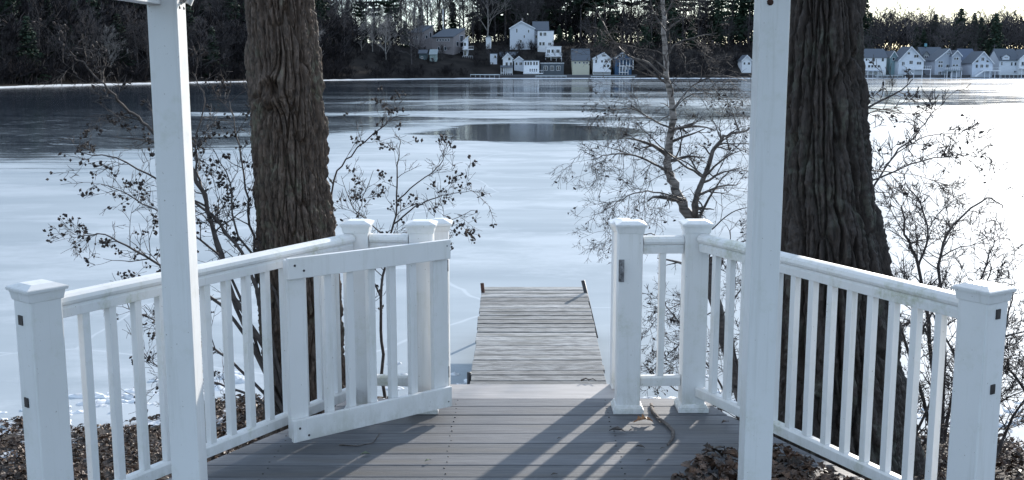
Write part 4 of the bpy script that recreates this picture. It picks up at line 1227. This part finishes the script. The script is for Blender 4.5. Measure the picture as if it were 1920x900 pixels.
    if extra:
        for e in extra:
            k = e[0]
            if k == 'deck':       # px0,px1,y floor, out, colour, legs?
                _, x0, x1, yf, out, colr, legs = e
                X0, X1, Z = (x0-c)*sx, (x1-c)*sx, hz(yf)
                dd = MB().box(X0, X1, -out, -.12, Z-.28, Z).build('balcony', wallmat(colr), t)
                rl_ = MB(); rl_.box(X0, X1, -out, -out+.07, Z+.95, Z+1.05)
                nb = max(2, int((X1-X0)/.7))
                for i in range(nb+1):
                    xx = X0+.05+(X1-X0-.1)*i/nb; rl_.box(xx-.04, xx+.04, -out+.004, -out+.064, Z, Z+.95)
                for xx in (X0, X1-.07): rl_.box(xx, xx+.07, -out+.075, -.12, Z+.95, Z+1.05)
                rl_.build('handrail', wallmat((.8,.82,.85)), dd)
                if legs:
                    for i in range(legs):
                        xx = X0+.15+(X1-X0-.3)*i/max(1,legs-1)
                        MB().box(xx-.1, xx+.1, -out+.1, -out+.3, Z-.29-abs(lo)-h0*.0-max(0,Z), Z-.29).build('leg', wallmat((.72,.74,.78)), dd)
            elif k == 'endwin':   # on the right-hand end wall: depth from, to, px top, bottom
                _, d0, d1, y0_, y1_ = e
                q = MB().box(a+.01, a+.08, d0-.12, d1+.12, hz(y1_)-.12, hz(y0_)+.12).build('window', wallmat((.8,.82,.85)), t)
                MB().box(a+.081, a+.11, d0, d1, hz(y1_), hz(y0_)).build('pane', M['pane'], q)
            elif k == 'porch':    # px0,px1,y roof, y foot, out, columns
                _, x0, x1, yr, yf, out, cols = e
                X0, X1, Z, Z0 = (x0-c)*sx, (x1-c)*sx, hz(yr), hz(yf)
                pr = MB().prism([(-out-.3,Z-.1),(-.02,Z+.5),(-.02,Z+.7),(-out-.3,Z+.1)], 'x', X0-.2, X1+.2).build('porch_roof', rm, t)
                for i in range(cols):
                    xx = X0+.12+(X1-X0-.24)*i/max(1,cols-1)
                    MB().box(xx-.12, xx+.12, -out+.05, -out+.29, Z0-1.5, Z-.09).build('column', wallmat((.8,.82,.85)), pr)
                MB().box(X0, X1, -out, -.02, Z0-.3, Z0).build('porch_floor', wallmat((.7,.72,.75)), pr)
            elif k == 'chimney':
                _, x0, x1, yt, ybm, yo = e
                X0, X1 = (x0-c)*sx, (x1-c)*sx
                MB().box(X0, X1, yo, yo+.8, hz(ybm), hz(yt)).build('chimney', wallmat((.3,.26,.25)), t)
            elif k == 'stair':    # px0,y0 -> px1,y1
                _, x0, y0, x1, y1, yo = e
                A = Vector(((x0-c)*sx, yo, hz(y0))); B = Vector(((x1-c)*sx, yo, hz(y1)))
                MB().extrude([(-.6,-.2),(.6,-.2),(.6,.15),(-.6,.15)], A, B).extrude([(.55,.95),(.62,.95),(.62,1.05),(.55,1.05)], A, B).build('stair', wallmat((.75,.77,.8)), t)
            elif k == 'dormer':   # px0,px1,y bottom,y eave,y peak,y offset
                _, x0, x1, y0_, y1_, y2_, yo = e
                X0, X1 = (x0-c)*sx, (x1-c)*sx
                d_ = MB().prism([(X0,hz(y0_)),(X1,hz(y0_)),(X1,hz(y1_)),((X0+X1)/2,hz(y2_)),(X0,hz(y1_))], 'y', yo, yo+4).build('dormer', wm, t)
                r_ = MB(); xm = (X0+X1)/2
                r_.prism([(X0-.25,hz(y1_)-.1),(xm,hz(y2_)+.02),(xm,hz(y2_)+.2),(X0-.25,hz(y1_)+.1)], 'y', yo-.25, yo+4.2)
                r_.prism([(xm,hz(y2_)+.02),(X1+.25,hz(y1_)-.1),(X1+.25,hz(y1_)+.1),(xm,hz(y2_)+.2)], 'y', yo-.25, yo+4.2)
                r_.build('roof', rm, d_)
                q = MB().box(xm-.7, xm+.7, yo-.08, yo-.01, hz(y0_)+.6, hz(y1_)-.1).build('window', wallmat((.8,.82,.85)), d_)
                for sg in (-1, 1):
                    MB().box(xm+sg*.33-.24, xm+sg*.33+.24, yo-.1, yo-.083, hz(y0_)+.7, hz(y1_)-.2).build('pane', M['pane'], q)
    return t

WHT=(0.82,0.84,0.87); GRY=(0.44,0.48,0.55); PAL=(0.68,0.72,0.78); BRN=(0.27,0.245,0.25); CRM=(0.62,0.60,0.48); BLU=(0.06,0.13,0.24); AQU=(0.22,0.33,0.36); DRK=(0.06,0.065,0.08); SLT=(0.10,0.12,0.15)
# left group
house('brown house with a dark roof sloping down to the left, uppermost on the far left', 436, 766, 793, 104, 62, 47, 'shedback', BRN, SLT, [(772,68,775,73),(781,68,784,73)], 9, rot=-27,
      extra=[('endwin', 3.0, 4.2, 66, 72), ('endwin', 6.0, 7.2, 60, 70)])
house('large brown modern house with white stacked balconies at its right end', 425, 808, 853, 120, 70, 53, 'shedback', BRN, SLT,
      [(x, 73, x+3, 77) for x in range(818, 848, 6)] + [(820,88,824,94),(834,88,838,94)], 10, rot=-25,
      extra=[('endwin', 2.5, 4.0, 78, 86), ('endwin', 5.5, 8.0, 66, 77), ('endwin', 5.5, 8.0, 80, 88), ('endwin', 5.0, 7.5, 96, 105)])
house('narrow white bay with a pointed top on the right end of the brown house', 423, 869, 877, 110, 77, 70, 'shed', WHT, WHT, [(870,80,874,86),(870,96,874,104)], 8,
      extra=[('deck', 868, 888, 92, 3.0, WHT, 0), ('deck', 868, 887, 110, 3.0, WHT, 3)], trim=False)
house('small pale green boathouse under the brown house', 408, 806, 819, 131, 103, 93, 'shedback', (0.38,0.48,0.47), (0.3,0.36,0.38), [(809,108,812,113),(811,121,816,127)], 5)
house('narrow grey cottage half hidden by brush left of the brown house', 410, 786, 800, 125, 100, 94, 'side', (0.12,0.17,0.19), SLT, [(790,106,793,110)], 6)
house('tiny white gabled shed high on the slope among bare trees', 440, 911, 921, 80, 71, 67, 'front', WHT, SLT, [], 4, trim=False)
house('big pale grey gabled house highest on the central hill', 440, 956, 1002, 104, 53, 40, 'front', PAL, SLT, [(968,54,970,61),(982,66,984,71),(990,56,992,61),(975,75,978,80)], 14, peak=977, extra=[('chimney', 978, 981, 33, 46, 4)])
house('long slate roofed wing joining the big grey hilltop house', 443, 1000, 1028, 104, 57, 40, 'side', PAL, SLT, [(1004,66,1007,71)], 12)
house('tall white wing with paired windows on the central hill', 434, 1008, 1038, 104, 58, 56, 'flat', WHT, SLT, [(1012,61,1016,67),(1019,61,1024,67),(1011,79,1015,85),(1017,79,1021,85),(1028,80,1033,85)], 8)
house('white two storey porch house stepping down the central hill', 424, 1024, 1052, 118, 88, 86, 'flat', WHT, WHT, [(1026,93,1031,99),(1034,93,1038,99),(1043,93,1049,99),(1028,108,1032,112)], 6,
      extra=[('deck', 1022, 1053, 105, 3.0, WHT, 4)])
house('white boxy house at the left end of the central waterfront row', 414, 919, 932, 132, 101, 100, 'flat', PAL, SLT, [(927,104,930,109),(923,117,925,121)], 6)
house('small gabled garage roof behind the boxy white waterfront house', 424, 938, 970, 118, 104, 98, 'side', GRY, SLT, [], 7)
house('tall narrow gabled white house with a glazed porch at the water', 408, 943, 961, 134, 109, 100, 'front', WHT, SLT, [(953,108,957,113),(948,117,952,123),(956,117,960,123)], 8,
      extra=[('porch', 939, 961, 126, 136, 3.0, 6)])
house('low gabled white house with red trim beside the tall narrow one', 410, 964, 982, 128, 113, 106, 'front', PAL, SLT, [(967,117,970,122),(974,117,979,122)], 7)
house('long low white waterfront house with a window band and arched basement', 405, 982, 1011, 136, 114, 112, 'flat', WHT, SLT, [(x, 116, x+3, 122) for x in (984,989,994,1000,1005)] + [(x, 129, x+2, 134) for x in (993,997,1001,1005)], 7,
      extra=[('deck', 981, 1018, 137, 3.0, WHT, 0)])
house('dark open boathouse beneath the white porch house', 408, 1014, 1057, 137, 119, 117, 'flat', (0.10,0.12,0.14), WHT, [(1020,124,1026,132),(1032,124,1038,132),(1044,124,1050,132)], 8)
house('cream cottage with a dormer strip under a dark peaked roof', 409, 1073, 1105, 135, 112, 92, 'side', CRM, SLT, [(x, 116, x+3, 119) for x in (1077,1085,1093,1099)], 8,
      extra=[])
house('cream upper storey with two windows set back on the cream cottage', 412, 1077, 1102, 125, 102, 98, 'side', CRM, SLT, [(1082,103,1086,109),(1093,103,1098,109)], 5)
house('white cottage with a bay of small windows and tiny gable', 408, 1112, 1145, 135, 110, 99, 'front', WHT, SLT, [(1127,113,1130,117),(1134,113,1138,117),(1131,121,1134,126),(1138,121,1142,126),(1129,103,1135,106),(1116,112,1119,118)], 8, peak=1132, extra=[('deck', 1111, 1145, 134, 1.5, WHT, 0)])
house('navy blue cottage with white columns on its porch', 408, 1153, 1184, 136, 109, 99, 'front', BLU, SLT, [(1163,101,1166,107),(1168,101,1171,107),(1161,128,1164,133),(1168,126,1173,133)], 8,
      extra=[('porch', 1160, 1186, 112, 123, 2.6, 5), ('porch', 1160, 1177, 124, 135, 2.2, 4)])
house('small white house seen alone left of the right tall post', 412, 1391, 1409, 127, 113, 104, 'front', WHT, SLT, [(1394,117,1397,121),(1402,117,1406,121)], 8)
# right group
house('white house behind the birch twigs nearest the thickest trunk', 404, 1612, 1661, 134, 107, 92, 'side', WHT, SLT, [(1622,110,1625,114),(1634,109,1639,115),(1652,109,1656,115)] + [(x, 122, x+4, 127) for x in (1627,1633,1639,1645)], 9,
      extra=[('deck', 1622, 1652, 132, 3.0, GRY, 4)])
house('small aqua gabled house squeezed between two white houses', 406, 1668, 1681, 134, 106, 96, 'front', AQU, SLT, [(1672,108,1676,113)], 9)
house('pale blue house with tall white edged gable right of the aqua one', 402, 1684, 1731, 137, 113, 88, 'front', PAL, SLT, [(1700,98,1704,102),(1712,103,1720,108),(1690,116,1695,123),(1718,116,1726,121),(1704,114,1710,120)], 10, peak=1706,
      extra=[('deck', 1692, 1740, 129, 3.0, WHT, 4), ('stair', 1688, 122, 1706, 139, -3.0)])
house('grey roofed house with small left gable behind the row', 420, 1728, 1768, 132, 106, 89, 'side', (0.25,0.27,0.28), SLT, [(1736,110,1739,115)], 9, extra=[('dormer', 1729, 1740, 112, 104, 96, -.4)])
house('three storey grey house with steep white edged gable and window stacks', 402, 1752, 1785, 142, 113, 92, 'front', GRY, SLT, [(1773,100,1780,102),(1758,115,1766,118),(1758,121,1762,126),(1763,121,1766,126),(1759,134,1764,140),(1773,121,1780,128)], 10, peak=1777,
      extra=[('deck', 1766, 1790, 134, 2.5, (0.25,0.3,0.32), 3)])
house('narrow grey gabled tower house joined to the three storey grey house', 400, 1783, 1800, 142, 104, 95, 'front', GRY, SLT, [(1787,108,1790,112),(1791,108,1795,112),(1785,121,1789,124),(1791,121,1795,124)], 8,
      extra=[('deck', 1770, 1798, 132, 2.5, (0.2,0.24,0.26), 4)])
house('slate roofed house set back between grey and A shaped houses', 414, 1802, 1828, 140, 112, 92, 'side', PAL, (0.10,0.13,0.19), [(1809,121,1812,126),(1815,121,1818,126)], 9)
house('pale blue A shaped house with triangular windows and white deck', 400, 1822, 1860, 142, 118, 97, 'front', (0.62,0.67,0.76), SLT, [(1838,108,1843,114),(1827,111,1833,117,1),(1847,111,1853,117,-1),(1828,121,1832,127),(1837,121,1842,127),(1847,121,1852,127)], 10,
      extra=[('deck', 1838, 1868, 132, 3.5, WHT, 4), ('stair', 1838, 132, 1822, 143, -3.0)])
house('pale house with long slate roof near the right edge', 404, 1872, 1908, 138, 112, 92, 'side', PAL, SLT, [(1876,116,1878,122),(1894,117,1897,123),(1901,117,1904,123),(1901,133,1907,136)], 10, extra=[('dormer', 1877, 1890, 112, 106, 102, -.3)])
house('white gabled house cut by the right edge of the picture', 402, 1910, 1945, 138, 110, 93, 'front', WHT, SLT, [(1914,116,1920,124),(1926,116,1932,124)], 10, extra=[('deck', 1908, 1945, 128, 3.0, WHT, 4)])

def far_dock(px0, px1, yb, Y, lab, h=1.1):
    a = P(px0, yb, Y); b = P(px1, yb, Y)
    t = thing('far_jetty', lab, 'jetty', ((a.x+b.x)/2, Y, ICE))
    L = (b.x-a.x)/2
    MB().box(-L, L, -2, 0, h-.25, h).build('platform', wallmat((.55,.6,.62)), t)
    for i in range(int(L)+2):
        x = -L+.15+(2*L-.3)*i/(int(L)+1)
        MB().box(x-.1, x+.1, -1.9, -1.7, -.3, h-.251).build('leg', wallmat((.4,.42,.44)), t)
    return t
far_dock(882, 937, 141, 396, 'pale jetty below the brown house left of the white row', 1.6)
far_dock(1004, 1062, 141, 397, 'low dark jetty before the open boathouse')
far_dock(1108, 1190, 141, 398, 'low jetty before the white and navy cottages', .9)
far_dock(1640, 1690, 143, 396, 'low jetty before the aqua gabled house', 1.2)
far_dock(1872, 1905, 143, 396, 'jetty before the pale slate roofed house near the right edge', 1.6)
# mast and chute
t = thing('mast', 'thin white mast rising behind the brown modern house', 'mast', P(831, 60, 438)); MB().tube([(0,0,-6),(0,0,9)], .16, 6).build('pole', wallmat(WHT), t)
t = thing('utility_pole', 'slim utility pole right of the A shaped house', 'pole', P(1861, 140, 410))
MB().tube([(0,0,-1),(0,0,11.5)], .15, 6).build('pole', M['far_bark'], t); MB().box(-.9,.9,-.06,.06,10.6,10.8).build('crossarm', M['far_bark'], t)
t = thing('utility_pole', 'pole with a blue bird box behind the grey roofed house', 'pole', P(1735, 95, 424))
MB().tube([(0,0,-6),(0,0,3.2)], .12, 6).build('pole', M['far_bark'], t); MB().box(-.45,.45,-.3,.3,1.6,2.8).build('box', wallmat((.15,.35,.42)), t)

# ------------------------------------------------------------------ far trees
def bare_proto(seed, H, mat):
    """returns trunk mesh, crown mesh (unit metres, foot at origin)"""
    p = Plant(seed); r = p.r
    top = Vector((r.uniform(-.8,.8), r.uniform(-.8,.8), H*.86))
    ml = p.main([Vector((0,0,-1.0)), Vector((r.uniform(-.3,.3),r.uniform(-.3,.3),H*.3)), Vector((top.x*.6,top.y*.6,H*.6)), top], .20, .05)
    p.lines = []
    n = len(ml[0])
    for i in range(30):
        t = .22+.76*(i/30); k = min(n-2, int(t*(n-1))); q = ml[0][k].lerp(ml[0][k+1], r.random())
        an = r.uniform(0, 6.28); el = r.uniform(.5, 1.2)
        d = Vector((math.cos(an)*math.cos(el), math.sin(an)*math.cos(el), math.sin(el)))
        p.shoot(q, d, H*.34*(1.25-t)*r.uniform(.7,1.2)+.9, .10*(1.2-t), 3, .75, .35, 0, 3, .028, .6)
    tk = MB(); tk.tube(*ml, 6, cap=False)
    cr = MB()
    for pts, rad in p.lines: cr.tube(pts, rad, 3, cap=False, smooth=False)
    return tk.mesh('trunk', mat), cr.mesh('crown', mat)

def conifer_proto(seed, H, wid, pine=False):
    r = random.Random(seed); rs = np.random.RandomState(seed)
    tk = MB().tube([(0,0,-1),(r.uniform(-.2,.2),0,H*.5),(0,0,H)], [.26,.16,.03], 6, cap=False)
    br = MB(); pos = []
    z = H*(.45 if pine else .12)
    while z < H*.99:
        f = (z/H); L = wid*((1-f)**.8 if not pine else (.55+.5*math.sin((f-.4)*5.0))*(1.15-f))*r.uniform(.65,1.15)+.25
        k = r.randint(4, 6); a0 = r.uniform(0, 6.28)
        for i in range(k):
            a = a0+6.28*i/k+r.uniform(-.3,.3); l = L*r.uniform(.6,1.15)
            e = Vector((math.cos(a)*l, math.sin(a)*l, z + (l*r.uniform(0,.3) if pine else -l*.22)))
            br.tube([(0,0,z), e], [.05,.02], 3, cap=False)
            m = max(3, int(l*5))
            for j in range(m):
                t = (j+.7)/m
                q = Vector((0,0,z)).lerp(e, t)
                pos.append((q.x+rs.normal(0,.16), q.y+rs.normal(0,.16), q.z+rs.normal(0,.10)))
        z += (1.1 if pine else .62)*r.uniform(.7,1.25)
    pos = np.array(pos)
    tri = (np.array([(-.5,-.16,0),(.5,-.1,.06),(.1,.5,-.08),(0,0,.22)]), np.array([(0,1,2),(0,1,3),(1,2,3),(2,0,3)]))
    V, F = scatter(tri, pos, rs.uniform(.6,1.15,len(pos))*(1.45 if pine else 1.25), rs, .35)
    for pts, rad in (): pass
    bm_v = np.array(br.v); 
    return tk.mesh('trunk', M['far_bark']), np_mesh('crown', V, F, M['needles'])

bares = [bare_proto(100+i, 18, M['far_bark']) for i in range(6)] + [bare_proto(120+i, 18, M['birch_far']) for i in range(2)]
cons = [conifer_proto(200+i, 18, w_) for i, w_ in enumerate((4.6, 4.0, 5.4))]
pines = [conifer_proto(220+i, 18, 5.2, True) for i in range(3)]

rnd = random.Random(99)
ZN = [(60,'at the left edge of the picture'),(150,'on the left shore above the snowy bank'),(250,'left of the left tall post'),(400,'just right of the left tall post'),(500,'left behind the knotted brown trunk'),
      (620,'just right of the knotted brown trunk'),(700,'between the brown trunk and the brown house'),(780,'just left of the brown house'),(850,'above the brown house'),(920,'right of the brown house balconies'),
      (970,'left of the big grey hilltop house'),(1050,'behind the big grey hilltop house'),(1110,'above the cream cottage'),(1200,'above the white and navy cottages'),(1290,'behind the birch trunk'),
      (1380,'right of the birch trunk'),(1480,'behind the right tall post'),(1610,'behind the thickest trunk'),(1690,'right of the thickest trunk'),(1750,'above the gabled pale blue house'),
      (1810,'above the three storey grey house'),(1870,'above the A shaped house'),(9999,'near the right edge of the picture')]
def zone(px):
    return next(z for lim, z in ZN if px < lim)
def far_tree(px, s, ytop, kind, i):
    d = shore_d(px)+s; x = dirx(px)*d
    zb = ICE + terr(px, s) - .3
    zt = EYE + (130-ytop)/FPX*d*1.0
    H = max(6.0, zt-zb)
    proto, nm, adj = {'bare': (bares[i % 6], 'bare_tree', 'bare grey tree'), 'pale': (bares[6 + i % 2], 'bare_tree', 'pale barked tree'),
                 'con': (cons[i % 3], 'conifer_tree', 'dark pointed conifer'), 'pine': (pines[i % 3], 'pine_tree', 'tall pine')}[kind]
    adj = ('%s %s' % ('front row' if s < 28 else ('back row' if s > 72 else 'middle row'), adj))
    t = thing(nm, '%s %s' % (adj, zone(px)), 'tree', (x, d, zb), rnd.uniform(0, 6.28), group='%ss' % (adj,))
    k = H/18.0; wk = k*rnd.uniform(.85,1.15)*(1.0 if kind != 'con' else min(1.3, 1.0))
    t.scale = (wk, wk, k)
    for nm2, me in zip(('trunk', 'crown'), proto):
        o = bpy.data.objects.new(nm2, me); COL.objects.link(o); o.parent = t
    return t
cnt = 0
def spread(px0, px1, n, s0, s1, y0, y1, kinds):
    global cnt
    for i in range(n):
        px = px0+(px1-px0)*(i+rnd.uniform(.1,.9))/n
        far_tree(px, rnd.uniform(s0, s1), rnd.uniform(y0, y1), rnd.choice(kinds), cnt); cnt += 1
# left wood: near and tall
spread(-60, 620, 40, 6, 20, 5, 60, ['bare','bare','bare','con','pale'])
spread(-80, 640, 46, 22, 50, -50, 5, ['bare','con','con','bare','pine'])
spread(-80, 640, 34, 55, 90, -60, -20, ['bare','con','pine','bare'])
# centre
spread(600, 800, 16, 20, 60, 10, 50, ['bare','bare','con','pale'])
spread(600, 1000, 34, 62, 110, -90, -20, ['bare','bare','bare','pale','pine'])
spread(890, 1120, 14, 85, 120, -120, -40, ['pine','con'])
spread(620, 960, 14, 75, 120, 0, 40, ['con','bare','con'])
spread(1000, 1480, 44, 60, 105, -80, -5, ['pine','pine','con','bare'])
spread(1040, 1420, 16, 50, 62, 25, 70, ['con','bare','bare'])
spread(700, 1450, 12, 22, 34, 78, 100, ['bare'])
spread(1400, 1620, 14, 40, 90, -20, 30, ['con','con','pine'])
# right
spread(1590, 1990, 44, 34, 80, 22, 56, ['bare','bare','bare','con'])
spread(1590, 1990, 34, 80, 130, 4, 34, ['bare','bare','bare','pale'])
for px, yt in ((1775,18),(1800,26),(1838,28)): far_tree(px, 70, yt, 'con', cnt); cnt += 1
spread(1600, 1960, 10, 24, 34, 76, 100, ['bare'])

# trees of one kind in one place: told apart by their order along the shore
byl = {}
for o in sc.objects:
    if o.get('category') == 'tree' and 'row ' in o.get('label', ''): byl.setdefault(o['label'], []).append(o)
ORD = ['leftmost', 'second from left', 'third from left', 'fourth from left', 'fifth from left', 'sixth from left', 'seventh from left', 'eighth from left', 'ninth from left', 'tenth from left', 'eleventh from left', 'twelfth from left', 'thirteenth from left', 'fourteenth from left']
for lab, os_ in byl.items():
    if len(os_) < 2: continue
    os_.sort(key=lambda o: o.location.x/o.location.y)
    for i, o in enumerate(os_):
        if i < len(ORD): o['label'] = ORD[i] + ' ' + lab

# brushwood covering the far slopes: far too many stems to count
rs = np.random.RandomState(12)
pb = Plant(301)
for i in range(6):
    an = pb.r.uniform(0, 6.28)
    pb.shoot(Vector((pb.r.uniform(-.5,.5), pb.r.uniform(-.5,.5), -.3)), Vector((math.cos(an)*.5, math.sin(an)*.5, 1)).normalized(), 3.8, .07, 2, .8, .35, 0, 2, .045, .6)
mb = MB()
for pts, rad in pb.lines: mb.tube(pts, rad, 3, cap=False)
TV = np.array(mb.v); TF = np.array(mb.f)
pos, scl = [], []
for i in range(1500):
    px = rs.uniform(-120, 2020); u = rs.rand()
    s = 2 + 100*u**1.6
    if 880 < px < 1200 and s < 16: continue
    if px > 1600 and s < 20: continue
    if 760 < px < 880 and 8 < s < 60 and rs.rand() < .6: continue
    d = shore_d(px)+s
    pos.append((dirx(px)*d, d, ICE+terr(px, s)-.2)); scl.append(rs.uniform(.6, 1.5)*(1.15 if px < 640 else .8))
for i in range(520):      # taller thicket behind the houses, closing the wood
    px = rs.uniform(-120, 2020); s = rs.uniform(75, 150); d = shore_d(px)+s
    k_ = float(np.interp(px, [0,560,640,1000,1060,1500,1620,2000], [1.3,1.3,.62,.62,1.1,1.1,1.15,1.15]))
    pos.append((dirx(px)*d, d, ICE+terr(px, s)-.2)); scl.append(rs.uniform(2.4, 4.2)*k_)
for i in range(260):
    px = rs.uniform(-120, 660); s = rs.uniform(15, 80); d = shore_d(px)+s
    pos.append((dirx(px)*d, d, ICE+terr(px, s)-.2)); scl.append(rs.uniform(2.0, 3.6))
V, F = scatter((TV, TF), np.array(pos), np.array(scl), rs, .12)
o = np_obj('far_brushwood', V, F, M['brush_far']); tag(o, 'brown leafless brushwood covering the far lakeside slopes', 'brushwood', kind='stuff')

# low walls at the foot of the right-hand gardens
for px0, px1, lab in ((905, 1195, 'low stone wall below the central waterfront houses'), (1610, 1990, 'low stone wall below the right shore houses')):
    a = P(px0, 141, 400); b = P(px1, 141, 400)
    t = thing('garden_wall', lab, 'wall', ((a.x+b.x)/2, 401.5, ICE))
    L = (b.x-a.x)/2
    MB().box(-L, L, -.3, .3, -.5, 1.25).build('wall', wallmat((.10,.10,.11), 'stone_wall'), t)
    MB().box(-L-.05, L+.05, -.4, .4, 1.251, 1.36).build('coping', wallmat((.22,.23,.25), 'stone_coping'), t)
